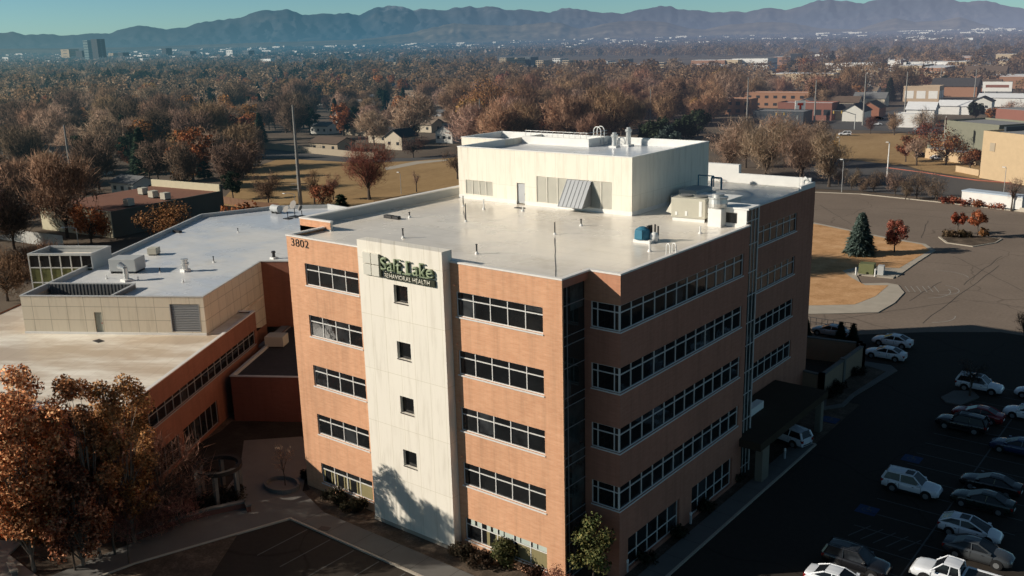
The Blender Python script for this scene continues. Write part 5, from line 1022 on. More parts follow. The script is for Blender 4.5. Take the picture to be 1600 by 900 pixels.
# ================================================================== trees
def unit(n):
    v = RNG.normal(size=(n,3)); return v/np.linalg.norm(v,axis=1,keepdims=True)
def twigs(base, dirs, L, w):
    n = len(base); r = unit(n); side = np.cross(dirs, r); side /= np.linalg.norm(side,axis=1,keepdims=True)+1e-9
    V = np.empty((n*3,3)); V[0::3] = base-side*w[:,None]/2; V[1::3] = base+side*w[:,None]/2; V[2::3] = base+dirs*L[:,None]
    return V, np.arange(n*3).reshape(-1,3)
def leaves(c, s):
    n = len(c); a = unit(n); b = np.cross(a, unit(n)); b /= np.linalg.norm(b,axis=1,keepdims=True)+1e-9
    a = a*(s*.5)[:,None]; b = b*(s*.4)[:,None]
    V = np.empty((n*3,3)); V[0::3] = c-a; V[1::3] = c+a*.4+b; V[2::3] = c+a*.6-b*1.1
    return V, np.arange(n*3).reshape(-1,3)
def pal(n, cols, per=3, jit=.2):
    cols = np.array(cols); c = cols[RNG.integers(0,len(cols),n)]*(1+RNG.uniform(-jit,jit,(n,1))); return np.repeat(c,per,axis=0)
def normals(V, lb, k, o, wl=.55, jit=.75):
    c = np.repeat(lb[k],3,axis=0); a = V-c; a /= np.linalg.norm(a,axis=1,keepdims=True)+1e-6; b = V-o; b /= np.linalg.norm(b,axis=1,keepdims=True)+1e-6
    n = a*wl+b*(1-wl)+np.repeat(unit(len(V)//3),3,axis=0)*jit; return n/(np.linalg.norm(n,axis=1,keepdims=True)+1e-6)
def lobes(h, r, th, n, shape='round'):
    out = []
    while len(out) < n:
        u = RNG.uniform(-1,1,3)
        if np.linalg.norm(u) > 1 or np.linalg.norm(u) < .35: continue
        zc = (th+h)/2; z = zc+u[2]*(h-th)/2*.86; k = 1.0
        if shape == 'vase': k = .45+.65*(z-th)/(h-th)
        out.append((u[0]*r*.86*k, u[1]*r*.86*k, z))
    return np.array(out)
def skeleton(h, r, th, lb, rt, fine=0, bend=.25):
    m = MB(); top = Vector((RNG.normal()*.2, RNG.normal()*.2, th+(h-th)*.35)); m.tube((0,0,-.2),(0,0,th*.6),rt*1.15,rt*.85,7); m.tube((0,0,th*.6),top,rt*.85,rt*.45,7)
    ends = []
    for c in lb:
        c = Vector(c); t = RNG.uniform(.0,1); st = Vector((0,0,th*.75)).lerp(top,t); mid = st.lerp(c,.5)+Vector((0,0,(c-st).length*bend*.4))
        m.tube(st,mid,rt*.4,rt*.24,5,caps=False); m.tube(mid,c,rt*.24,rt*.08,4,caps=False); ends.append((mid,c))
        for _ in range(fine):
            s = mid.lerp(c,RNG.uniform(.2,1)); d = Vector(unit(1)[0]); d.z = abs(d.z)*.8+.1; m.tube(s,s+d*RNG.uniform(.8,2.2)*r/5,rt*.09,rt*.02,3,caps=False)
    return m, ends
BARE = [(.34,.20,.125),(.37,.225,.14),(.28,.165,.11),(.40,.25,.165)]
GREYB = [(.36,.245,.175),(.29,.20,.145),(.40,.285,.21)]
RUST = [(.36,.15,.05),(.30,.12,.045),(.26,.13,.06),(.40,.19,.07)]
GOLD = [(.40,.22,.08),(.34,.18,.07),(.28,.16,.07)]
RED = [(.26,.085,.05),(.20,.07,.045),(.30,.12,.07)]
PINE = [(.028,.042,.028),(.04,.055,.032),(.022,.034,.026)]
SPRUCE = [(.085,.115,.10),(.065,.09,.078),(.11,.145,.13)]
OLIVE = [(.10,.11,.045),(.07,.085,.035),(.14,.14,.06)]
def bare_crown(h, r, th, nl, nb, w, cols, up=.55, shape='round', L=(.7,1.7), spread=1.0):
    lb = lobes(h, r, th, nl, shape); k = RNG.integers(0,nl,nb); o = np.array([0,0,th*.8])
    d0 = lb[k]-o; d0 /= np.linalg.norm(d0,axis=1,keepdims=True); dirs = d0*.6+unit(nb)*.9+np.array([0,0,up*.6]); dirs /= np.linalg.norm(dirs,axis=1,keepdims=True)
    base = lb[k]+unit(nb)*(RNG.uniform(0,1,nb)**.6*r*.36*spread)[:,None]; base[:,2] = np.maximum(base[:,2], th*.7)
    Ls = RNG.uniform(*L,nb)*r/5; V,F = twigs(base, dirs, Ls, np.full(nb,w)*RNG.uniform(.6,1.4,nb)); return lb, V, F, pal(nb, cols), normals(V, lb, k, o)
def leaf_crown(h, r, th, nl, nb, s, cols, shape='round', lobe=.34, stretch=1.0):
    lb = lobes(h, r, th, nl, shape); k = RNG.integers(0,nl,nb); rad = RNG.uniform(.0,1,nb)**.45*r*lobe; u = unit(nb); u[:,2] *= stretch
    c = lb[k]+u*rad[:,None]; V,F = leaves(c, s*RNG.uniform(.6,1.4,nb)); cc = pal(nb, cols)
    tone = RNG.uniform(.7,1.15,nl)[k]; return lb, V, F, cc*np.repeat(tone,3)[:,None], normals(V, lb, k, np.array([0,0,(th+h)/2]))
def tree(name, h, th, rt, crown, label=None, cat='tree', group=None, fine=2, bark=None):
    t = empty(name, (0,0,0), 0, label, cat, group); lb, V, F, C, NN = crown
    sk, _ = skeleton(h, 0+max(1,np.abs(lb[:,:2]).max()), th, lb, rt, fine); sk.build('trunk', bark or M['bark'], t)
    obj('crown', npmesh('crown', V, F, C, NN), M['foliage'], t); return t
def conifer_arrays(h, r, n, cols, s=.5, z0=.6):
    t = RNG.uniform(0,1,n)**.75; z = z0+(h-z0)*(1-t)*1.0; lay = (np.floor(z/(h/13))*(h/13)); rr = r*(1-(z-z0)/(h-z0))**.85*(1.0-.3*((z-lay)/(h/13))); a = RNG.uniform(0,2*math.pi,n); q = np.sqrt(RNG.uniform(.25,1,n))*rr*(1+.18*np.sin(a*5+lay*3))
    c = np.c_[q*np.cos(a), q*np.sin(a), z]; d = np.c_[np.cos(a), np.sin(a), np.full(n,-.35)]+unit(n)*.45; d /= np.linalg.norm(d,axis=1,keepdims=True)
    V,F = twigs(c, d, np.full(n,s)*RNG.uniform(.6,1.4,n)*(.5+.5*rr/r+.2), np.full(n,s*.42)); nn = np.c_[V[:,0],V[:,1],np.full(len(V),r*.25)]; nn = nn/(np.linalg.norm(nn,axis=1,keepdims=True)+1e-6)+np.repeat(unit(n),3,axis=0)*.5; return V,F,pal(n,cols),nn
def conifer(name, h, r, n, cols, label=None, cat='conifer', group=None, s=.7, z0=.7):
    t = empty(name,(0,0,0),0,label,cat,group); V,F,C,NN = conifer_arrays(h,r,n,cols,s,z0); MB().tube((0,0,-.2),(0,0,h*.93),r*.09+.08,.03,7).build('trunk', M['bark'], t); obj('crown', npmesh('crown',V,F,C,NN), M['foliage'], t); return t
def place(t, p, s=1, rz=None):
    t.location = (p[0],p[1],0); t.rotation_euler = (0,0,random.uniform(0,6.28) if rz is None else rz); t.scale = (s,s,s) if not isinstance(s,tuple) else s; return t
# --- near trees, bottom left
M['bark_pale'] = plain('pale_bark', (.20,.155,.12), .9, var=.3, vs=3)
def leafy_near(h, r, th, n, cols, label, p, s=.26, nl=34, shape='round', lobe=.24, name='leafy_tree'):
    return place(tree(name, h, th, .17, leaf_crown(h,r,th,nl,n,s,cols,shape,lobe), label, fine=4, bark=M['bark_pale']), p, 1)
LEAF1 = [(.52,.235,.115),(.40,.18,.09),(.56,.28,.14),(.28,.13,.07),(.66,.39,.21)]
LEAF2 = [(.46,.21,.10),(.35,.165,.085),(.52,.26,.13),(.26,.13,.07)]
leafy_near(17.6,4.3,1.0,26000,LEAF1,'largest rusty leafed tree in the bottom left corner',(-33.4,-21.6),.25,85)
leafy_near(9.0,3.5,.5,15000,LEAF1,'low rusty tree in front of the trunks of the tall bottom left trees',(-31.0,-19.0),.23,60)
leafy_near(12.5,5.0,1.5,9000,LEAF1,'rusty tree mostly past the left edge, behind the largest one',(-46,-19.5),.3,34)
leafy_near(16.6,3.0,1.0,14000,LEAF2,'slender brown leafed tree, middle top of the bottom left trees',(-31.2,-17.6),.21,36,lobe=.27)
leafy_near(15.4,3.2,1.0,15000,LEAF2,'brown leafed tree, right top of the bottom left trees, before the terrace roof',(-31.0,-14.8),.21,44,lobe=.26)
place(tree('bare_tree',7.5,.9,.13,bare_crown(7.5,4.0,.9,26,2600,.045,[(.20,.11,.08),(.15,.085,.065),(.26,.15,.11)]),'dark twiggy bare tree beside the courtyard wall of the wing',fine=6),(-32.0,-11.6))
place(tree('bare_tree',6.5,1.6,.10,bare_crown(6.5,2.4,1.6,12,900,.035,[(.16,.07,.06),(.12,.06,.055)]),'purple-brown bare young tree at the grass edge, bottom left'),G(180,868)); place(tree('bare_tree',5.0,1.5,.08,bare_crown(5,1.8,1.5,10,500,.03,[(.14,.07,.06),(.11,.06,.05)]),'small bare sapling on the grass strip right of the bench'),G(118,893)); place(tree('bare_tree',4.5,1.4,.07,bare_crown(4.5,1.5,1.4,9,350,.03,[(.12,.07,.06),(.10,.06,.05)]),'thin bare sapling nearer the front walk'),G(202,882)); place(tree('bare_tree',4.0,1.3,.06,bare_crown(4,1.4,1.3,9,320,.03,GREYB),'thin bare sapling in the oval courtyard planter'),G(446,760))
leafy_near(13.5,4.4,1.0,14000,LEAF1,'rusty tree at the left edge against the terrace roof, bottom left',(-39.5,-20.0),.25,50)
for i,(u,v,l) in enumerate(((90,848,'leftmost purple-brown thicket under the bottom left trees'),(140,846,'second purple-brown thicket under the bottom left trees'),(188,846,'third purple-brown thicket under the bottom left trees'),(235,838,'fourth purple-brown thicket under the bottom left trees'),(282,822,'fifth purple-brown thicket, just left of the curved planter wall'),(60,838,'small purple-brown thicket by the corner walk'))):
    at_ = G(u,v); place(tree('bare_shrub',2.4,.3,.06,bare_crown(2.4,2.0,.3,14,1300,.04,[(.22,.10,.085),(.17,.085,.075),(.27,.14,.10)],spread=1.4),l,'thicket',fine=3),at_)
# trees standing left of the view, they shade the front lot
for i,(x,y,h,r) in enumerate(((-39.5,-36.5,15,4.5),(-60,-47,16,5),(-40,-41,16,5.5),(-48,-47,17,6),(-58,-38,18,6),(-33.5,-44,15,5),(-35,-36.5,17,5.5),(-58,-44,17,6),(-42,-52,18,6))):
    place(tree('leafy_tree',h,3,.28,leaf_crown(h,r,3,30,6500,.36,LEAF1,lobe=.34),'rusty leafed tree of the row along the front lot','tree','trees along the front lot'),(x,y))
# --- shrubs
def shrub(p, h, r, n, cols, label, s=.16, cat='shrub', name='shrub', z=.0):
    nl = 10; lb, V, F, C, NN = leaf_crown(h, r, .15, nl, n, s, cols, lobe=.42); V[:,2] = np.maximum(V[:,2], .02)
    t = empty(name,(p[0],p[1],z),random.uniform(0,6),label,cat); m = MB()
    for c in lb[:7]: m.tube((0,0,-.1),tuple(c),.03,.012,4,caps=False)
    m.build('stem', M['bark'], t); obj('foliage', npmesh('foliage',V,F,C,NN), M['foliage'], t); return t
shrub(G(790,884),2.3,1.7,5200,OLIVE+[(.12,.13,.07)],'rounded olive green shrub below the ground-floor blinds',.17)
shrub(G(722,872),1.1,1.0,1800,[(.05,.045,.03),(.08,.06,.04)],'low dark shrub at the right foot of the cream bay'); shrub(G(752,884),1.0,1.0,1500,[(.06,.045,.035),(.09,.055,.04)],'low dark shrub left of the olive shrub'); shrub(G(832,899),.9,1.1,1200,[(.12,.07,.05),(.08,.05,.035)],'reddish low shrub right of the olive shrub')
shrub(G(528,788),1.3,1.2,2200,[(.035,.035,.025),(.05,.045,.03)],'dark shrub below the shaded left ground-floor window'); shrub(G(549,800),1.2,1.2,2200,[(.035,.035,.025),(.06,.05,.03)],'dark shrub at the left foot of the cream bay'); shrub(G(480,750),1.1,.8,1000,[(.03,.03,.025)],'dark shrub at the left end of the brick front')
place(tree('young_tree',5.6,1.2,.09,leaf_crown(5.6,1.9,1.3,16,3600,.2,OLIVE+[(.20,.17,.07)],lobe=.36),'young green-gold tree in the notch of the side wall'),(1.6,1.2)); shrub((.6,-1.5),3.0,1.2,1300,[(.25,.13,.09),(.30,.16,.11),(.18,.09,.07)],'pinkish bare bush at the front corner of the brick wall',.12)
for i,(u,v) in enumerate(((1008,880),(1056,838),(1100,800),(1145,750))): shrub(G(u,v),1.0,.9,1000,[(.03,.035,.025),(.045,.05,.03)],'dark clipped shrub '+('at the front end of the side walk','before the first ground-floor glazing','before the second ground-floor glazing','near the canopy end of the side walk')[i])
for i,(u,v) in enumerate(((1300,622),(1314,612),(1342,588))): shrub(G(u,v),1.2,1.1,900,[(.025,.025,.02),(.04,.04,.03)],('nearest','middle','farthest')[i]+' dark shrub in the kerbed bed beside the enclosure wall')
for i,(u,v) in enumerate(((345,786),(368,778),(315,792))): shrub(G(u,v),1.0,1.2,1000,[(.03,.028,.022),(.05,.04,.03)],('middle','right','left')[i]+' dark shrub behind the curved planter wall')
for i,(u,v,tv,l) in enumerate(((1259,524,496,'left juniper beside the brick block'),(1313,534,502,'middle, widest juniper beside the parked cars'),(1332,538,505,'right juniper beside the parked cars'))):
    p = G(u,v); h = HT(u,tv,p); place(conifer('juniper',h,h*.24,1500,PINE,l,'juniper',s=.35,z0=.1),p)
p = G(1343,399); h = HT(1343,332,p); place(conifer('spruce_tree',h,h*.31,7000,SPRUCE,'blue grey spruce alone on the dormant lawn','spruce',s=.75,z0=.5),p)
p = G(1397,395); h = HT(1403,338,p); place(tree('red_tree',h,h*.3,.12,leaf_crown(h,h*.36,h*.25,22,3800,.26,[(.30,.11,.075),(.24,.09,.06),(.34,.16,.10)],lobe=.34),'small red-brown tree beside the blue spruce'),p)
for u,v,tu,tv,l in ((1496,366,1494,333,'left orange-red young tree on the lot island'),(1527,372,1530,330,'right orange-red young tree on the lot island')):
    p = G(u,v); h = HT(tu,tv,p); place(tree('red_tree',h,h*.45,.09,leaf_crown(h,h*.42,h*.5,14,1500,.3,[(.36,.12,.06),(.42,.17,.08)],lobe=.3),l),p)
for i,u in enumerate((1480,1490,1500,1510,1538)): shrub(G(u,371+(i%2)),1.3 if i<4 else 1.9,1.1,500,[(.16,.11,.07),(.12,.085,.055)] if i<4 else GOLD,('leftmost clipped hedge shrub under the left island tree','second clipped hedge shrub under the island trees','third clipped hedge shrub under the island trees','fourth clipped hedge shrub under the island trees','golden grass clump at the foot of the right island tree')[i],.3)
# --- single trees of the middle distance
def at_px(name, ub, vb, vt, wpx, kind, cols, label, n=3500, th=.25, shape='round', w=.07, s=.4, nl=26, lobe=.32, cat='tree', fine=3):
    p = G(ub,vb); h = HT(ub,vt,p); d = (p-CP).dot(CF); r = wpx/FPX*d/2
    cr_ = bare_crown(h,r,h*th,nl,n,w,cols,shape=shape) if kind == 'bare' else leaf_crown(h,r,h*th,nl,n,s,cols,shape,lobe)
    return place(tree(name,h,h*th,.028*h,cr_,label,cat,fine=fine),p)
at_px('bare_tree',577,312,220,92,'bare',[(.22,.09,.055),(.27,.12,.07),(.18,.085,.055)],'big spreading russet bare tree on the park grass',5200,.2,'vase',.07,nl=34,fine=7); at_px('bare_tree',420,322,270,58,'bare',[(.17,.10,.07),(.13,.08,.06)],'broad bare tree at the left end of the park grass',2200,.2,'vase',.07,fine=5); at_px('bare_tree',492,323,262,34,'bare',[(.17,.09,.065),(.20,.11,.07)],'thin bare tree right of the tallest near pole',1300,.25,'vase',.06,fine=5); at_px('bare_tree',521,312,270,34,'bare',[(.20,.10,.07),(.16,.09,.06)],'small vase-shaped bare tree left of the big russet tree',1300,.3,'vase',.06,fine=5); at_px('bare_tree',651,300,266,20,'bare',GREYB,'small thin bare tree right of the park lamp',500,.3,'vase',.06); at_px('bare_tree',715,280,228,52,'bare',[(.16,.10,.08),(.12,.08,.06)],'bare tree half hidden by the left side of the penthouse',2000,.2,'vase',.07,fine=5); at_px('bare_tree',646,246,212,48,'bare',[(.14,.085,.065),(.11,.07,.055)],'dark bare tree in front of the sunlit gable houses',2000,.25); at_px('bare_tree',505,330,285,40,'leaf',RED,'low red-brown tree at the near edge of the park',1400,.2); 
at_px('red_tree',143,380,318,70,'leaf',RUST,'rusty tree behind the glazed stair box of the wing',4200,.1,s=.35); at_px('red_tree',262,374,318,92,'leaf',[(.28,.12,.06),(.22,.10,.055),(.32,.16,.08)],'rusty tree behind the wing roof parapet',4200,.1,s=.33); at_px('bare_tree',60,430,385,110,'bare',[(.19,.11,.07),(.15,.09,.06)],'brown bare tree left of the glazed stair box',3500,.15); at_px('bare_tree',12,470,392,90,'bare',[(.18,.10,.065),(.14,.085,.06)],'brown bare tree at the left edge above the terrace',3000,.15); at_px('gold_tree',172,270,236,12,'leaf',[(.42,.27,.06),(.36,.22,.06)],'narrow golden tree beside the bright white gable',700,.05,s=.4); at_px('red_tree',285,292,258,42,'leaf',RUST,'orange tree behind the brown-roofed building',1500,.1)
at_px('gold_tree',607,190,172,26,'leaf',GOLD,'bright golden round tree above the dark-roofed house',1200,.2,s=.6); at_px('gold_tree',770,205,122,92,'leaf',GOLD+[(.30,.17,.08)],'tall golden-brown tree left above the penthouse',4200,.15,s=.55); at_px('gold_tree',722,196,150,40,'leaf',RUST,'orange tree left of the tall pole by the penthouse',1500,.15,s=.5)
for i,(u,v,vt,w_) in enumerate(((1030,226,186,40),(1068,222,176,36),(1090,212,172,30),(1048,232,200,34),(838,212,172,40),(880,216,184,36),(1010,222,196,26))):
    p = G(u,v); h = HT(u,vt,p); r = w_/FPX*(p-CP).dot(CF)/2; place(tree('pine_tree',h,h*.2,.3,leaf_crown(h,r*1.25,h*.12,16,2800,.8,[(.05,.07,.04),(.035,.052,.03),(.065,.085,.05)] if i!=3 else SPRUCE,lobe=.40),('dark pine directly behind the penthouse roof ladder','tallest dark pine right behind the penthouse','dark pine at the right of the pine clump','blue-green pine low in the clump behind the penthouse','dark pine left behind the penthouse roof','dark pine behind the penthouse well','slim dark pine left of the pine clump')[i],'pine'),p)
for i,(u,v,vt,w_) in enumerate(((1140,276,196,90),(1195,284,190,110),(1250,288,196,90),(1295,292,205,70),(1165,262,186,80),(1225,256,184,90),(1275,262,192,70))):
    at_px('bare_tree',u,v,vt,w_,'bare',GREYB if i!=5 else BARE,('pale grey bare tree nearest the penthouse side','broad grey bare tree behind the rear roof','grey bare tree above the rear roof corner','bare tree right of the rear roof corner','grey bare tree second row, left','brown bare tree second row, middle','bare tree second row by the school field')[i],4200,.15,'vase',.075,nl=34,fine=6)
at_px('red_tree',1292,262,216,50,'leaf',GOLD,'golden brown tree at the left edge of the school field',1500,.15,s=.45)
for i,(u,v,vt,w_,k,c,l) in enumerate(((1415,253,213,34,'leaf',RED,'dark red tree left of the pale bare tree by the field'),(1432,259,212,40,'bare',GREYB,'pale vase-shaped bare tree before the school forecourt'),(1478,258,206,60,'leaf',RUST+RED,'broad rust-red tree before the school'),(1455,240,192,66,'leaf',RED,'big dark red tree behind the school forecourt'),(1515,269,232,42,'leaf',RED,'red tree at the left corner of the tan school'),(1556,277,229,22,'leaf',RED,'upright brown tree before the tan school wall, left'),(1582,277,236,22,'bare',[(.22,.12,.09)],'upright bare tree before the tan school wall, right'),(1604,282,232,24,'leaf',RED,'upright brown tree at the right frame edge before the school'),(1360,209,182,24,'bare',[(.2,.1,.07)],'small russet street tree by the field, left'),(1397,211,178,34,'bare',BARE,'bare street tree by the field, right'),(1448,210,175,60,'bare',GREYB,'pale bare tree before the white sheds'))):
    at_px('bare_tree' if k=='bare' else 'red_tree',u,v,vt,w_,k,c,l,1800,.22,'vase' if k=='bare' else 'round',.09,s=.42,fine=4)
p = G(1524,185); h = HT(1524,160,p); place(tree('pine_tree',h,h*.3,.3,leaf_crown(h,h*.55,h*.25,16,2600,.7,PINE,lobe=.4),'round dark pine before the white sheds at right'),p); at_px('red_tree',1550,188,168,26,'leaf',RUST,'orange bush tree right of the round dark pine',700,.15,s=.6); at_px('bare_tree',1582,188,160,44,'bare',BARE,'brown bare tree at the right edge above the school',1500,.2,w=.1)
for i,(u,v,vt,w_) in enumerate(((1330,296,262,34),(1365,300,266,36),(1398,306,266,40),(1432,310,268,52),(1462,314,270,46),(1310,290,258,30),(1348,300,276,24),(1415,312,280,30))):
    at_px('bare_shrub',u,v,vt,w_,'bare',[(.25,.175,.125),(.20,.14,.10)],'multi-stem pale bare scrub along the rear lot edge',1300,.06,'vase',.05,nl=18,fine=4,cat='scrub')['group'] = 'bare scrub along the rear lot edge'
for i,u in enumerate((1482,1496,1512,1530,1548,1562)): shrub(G(u,318+i*1.6),1.3,1.8,500,RED,'low red-brown shrub of the hedge before the trailer',.4)['group'] = 'red-brown hedge before the trailer'
at_px('bare_tree',1580,330,278,40,'bare',[(.24,.15,.11)],'thin bare tree in front of the trailer',700,.35,'vase',.05)
at_px('bare_tree',1600,538,484,44,'bare',[(.06,.05,.045)],'dark bare tree at the right edge by the lot entrance',900,.2,'vase',.04); at_px('bare_tree',1515,620,560,50,'bare',[(.05,.045,.04)],'thin dark bare tree on the small lot island',700,.35,'vase',.035)
# --- the wooded suburb: every tree that shows largest is a thing, the far ones are one mass
KIND = {'bare':[], 'rust':[], 'conifer':[]}
def proto(kind, i):
    if kind == 'bare':
        h = 13; cols = (BARE, GREYB, [(.16,.11,.08),(.12,.085,.065)], [(.29,.185,.12),(.23,.15,.10)])[i%4]; return tree('bare_tree',h,2.4,.3,bare_crown(h,6.4,2.0,34,3600,.125,cols,L=(1.0,2.2),shape='round' if i%2 else 'vase'),fine=3)
    if kind == 'rust':
        h = 11; return tree('autumn_tree',h,2,.28,leaf_crown(h,4.8,1.6,24,2300,.62,(RUST,GOLD,RED,[(.24,.15,.08),(.19,.12,.07)])[i%4],lobe=.34),fine=2)
    if i%2: return conifer('conifer_tree',13,3.0,1900,PINE,s=1.1)
    return tree('conifer_tree',12,2,.3,leaf_crown(12,4.2,1.5,20,2200,.62,PINE,lobe=.36,stretch=.7),fine=1)
PR_ = {k:[proto(k,i) for i in range(4)] for k in KIND}
def inpoly(x, y, P):
    c = False; n = len(P)
    for i in range(n):
        x1,y1 = P[i]; x2,y2 = P[(i+1)%n]
        if (y1>y) != (y2>y) and x < (x2-x1)*(y-y1)/(y2-y1)+x1: c = not c
    return c
EX = [[(330,420),(400,256),(430,224),(560,240),(600,236),(640,242),(770,236),(770,420)], [(-50,470),(-50,405),(130,392),(140,330),(230,296),(360,300),(360,470)], [(1120,320),(1120,250),(1130,178),(1300,178),(1390,160),(1500,150),(1700,150),(1700,600),(1120,600)], [(700,420),(700,245),(830,238),(990,238),(1000,200),(1105,200),(1130,235),(1130,420)]]
pts = []; rt = random.Random(3); HX = [(p.x,p.y,(CP.x-p.x),(CP.y-p.y)) for p in HOUSES]
fa = math.atan2(CF.y, CF.x); d = 105.0
while d < 3400:
    s = 11.2+d*.006+max(0,d-900)*.012; k = int(2*R(33)*d/s)
    for i in range(k):
        a = fa-R(33)+2*R(33)*(i+rt.random())/k; dd = d+rt.uniform(-.5,.5)*s; x, y = CP.x+dd*math.cos(a), CP.y+dd*math.sin(a); u, v, z = PX((x,y,0))
        if z < 0 or u < -90 or u > 1690 or v > 470: continue
        if any(inpoly(u,v,P) for P in EX): continue
        if 495 < u < 720 and 172 < v < 252 and rt.random() < .55: continue
        if 775 < u < 1225 and 90 < v < 119: continue
        if 85 < u < 405 and 80 < v < 102 and rt.random() < .65: continue
        if u > 1200 and v < 145 and rt.random() < .6: continue
        if u > 1130 and 125 < v < 200 and rt.random() < .35: continue
        if 400 < u < 780 and 92 < v < 108 and rt.random() < .7: continue
        bad = False
        for hx,hy,ox,oy in HX:
            ex, ey = x-hx, y-hy
            if ex*ex+ey*ey < 49: bad = True; break
            L_ = math.hypot(ox,oy); t_ = (ex*ox+ey*oy)/L_
            if 0 < t_ < 40 and abs(ex*oy-ey*ox)/L_ < 5.5: bad = rt.random() < .9; break
        if bad: continue
        r_ = rt.random()
        if u < 640: kd = 'conifer' if r_ < .30 else 'rust' if r_ < .47 else 'bare'
        elif u < 1180: kd = 'conifer' if r_ < .08 else 'rust' if r_ < .18 else 'bare'
        else: kd = 'conifer' if r_ < .10 else 'rust' if r_ < .26 else 'bare'
        pts.append((dd,x,y,u,v,kd))
    d += s
pts.sort(); far_pts = []
LBL = {'bare':'leafless brown tree of the wooded suburb','rust':'tree with rusty or golden autumn leaves in the wooded suburb','conifer':'dark evergreen tree in the wooded suburb'}
GRP = {'bare':'leafless trees of the wooded suburb','rust':'autumn coloured trees of the wooded suburb','conifer':'evergreens of the wooded suburb'}
CNT = {k:0 for k in KIND}; LIM = {'bare':290,'rust':240,'conifer':215}
for (dd,x,y,u,v,kd) in pts:
    if CNT[kd] >= LIM[kd] or dd > 1500: far_pts.append((dd,x,y,u,v,kd)); continue
    i = CNT[kd]; CNT[kd] += 1; j = rt.randrange(4)
    if kd == 'bare' and u < 560: j = rt.choice((1,2,2,3))
    if kd == 'bare' and 640 < u < 1180: j = rt.choice((0,0,3,3,1))
    if i < 4: t = PR_[kd][i]
    else: t = copy_tree(PR_[kd][j])
    s = rt.uniform(.72,1.4)*(.8 if kd == 'conifer' else 1.0); place(t,(x,y),(s*rt.uniform(.9,1.15),s*rt.uniform(.9,1.15),s*rt.uniform(.85,1.12)),rt.uniform(0,6.28)); tag(t,LBL[kd],'tree',GRP[kd])
# far wood in one mass
Vs=[];Fs=[];Cs=[];Ns=[];n0=0
for (dd,x,y,u,v,kd) in far_pts:
    nb = int(max(90, 520-dd*.16)); h = rt.uniform(9,18); r = rt.uniform(5,10.5)
    q = unit(nb)*(RNG.uniform(.3,1,nb)**.5)[:,None]
    if kd == 'conifer' and rt.random() < .6: h *= 1.15; r *= .5; q[:,:2] *= (1.05-.9*(q[:,2:3]*.5+.5))*1.4
    c = np.c_[x+q[:,0]*r, y+q[:,1]*r, h*.56+q[:,2]*h*.46]; sz = r*(.17 if dd < 900 else .25); V,F = leaves(c, np.full(nb,sz)*RNG.uniform(.6,1.4,nb))
    cols = np.array({'bare':BARE+GREYB,'rust':[(.30,.165,.085),(.27,.15,.08),(.24,.12,.07),(.33,.21,.11)],'conifer':PINE}[kd]); cc = cols[rt.randrange(len(cols))]*rt.uniform(.6,1.0); C = np.repeat(cc[None,:]*(1+RNG.uniform(-.15,.15,(nb,1))),3,axis=0)
    C = C*(np.array([.80,.77,.74]) if u < 640 else np.array([.90,.84,.79]))
    Vs.append(V);Fs.append(F+n0);Cs.append(C);n0+=len(V); nn = np.repeat(q/np.linalg.norm(q,axis=1,keepdims=True)+unit(nb)*.3,3,axis=0); Ns.append(nn)
tag(obj('distant_wood', npmesh('distant_wood', np.vstack(Vs), np.vstack(Fs), np.vstack(Cs), np.vstack(Ns)), M['foliage_far']), kind='stuff')
# specks of roofs and woods on the far plain, one mass each
pm = MB(); pw_ = MB(); 
for i in range(520):
    dd = 2600*math.exp(rt.random()*1.45); a = fa+R(33)*rt.uniform(-1,1); x, y = CP.x+dd*math.cos(a), CP.y+dd*math.sin(a); w_ = rt.uniform(12,40)*dd/3000; Mx = Matrix.Translation((x,y,0)) @ Matrix.Rotation(R(4+rt.choice((0,90))),4,'Z')
    pm.box(-w_/2,w_/2,-9,9,0,rt.uniform(8,14)*max(1,dd/4000),Mx)
tag(pm.build('distant_roofs', M['sky_white']), kind='stuff')
Vs=[];Fs=[];Cs=[];Ns=[];n0=0
for i in range(4200):
    dd = 2300*math.exp(rt.random()*1.6); a = fa+R(33)*rt.uniform(-1,1); x, y = CP.x+dd*math.cos(a), CP.y+dd*math.sin(a); nb = 22; q = unit(nb); w_ = rt.uniform(12,34)*max(1,dd/3500)
    c = np.c_[x+q[:,0]*w_, y+q[:,1]*w_, 6+q[:,2]*5*max(1,dd/5000)]; V,F = leaves(c, np.full(nb,w_*.55)); cc = np.array(rt.choice(BARE+GREYB+PINE))*np.array([.55,.6,.66])
    Vs.append(V);Fs.append(F+n0);Cs.append(np.repeat(np.repeat(cc[None,:],nb,0),3,axis=0));n0+=len(V); Ns.append(np.repeat(q+unit(nb)*.3,3,axis=0))
tag(obj('distant_plain_wood', npmesh('distant_plain_wood', np.vstack(Vs), np.vstack(Fs), np.vstack(Cs), np.vstack(Ns)), M['foliage_far']), kind='stuff')
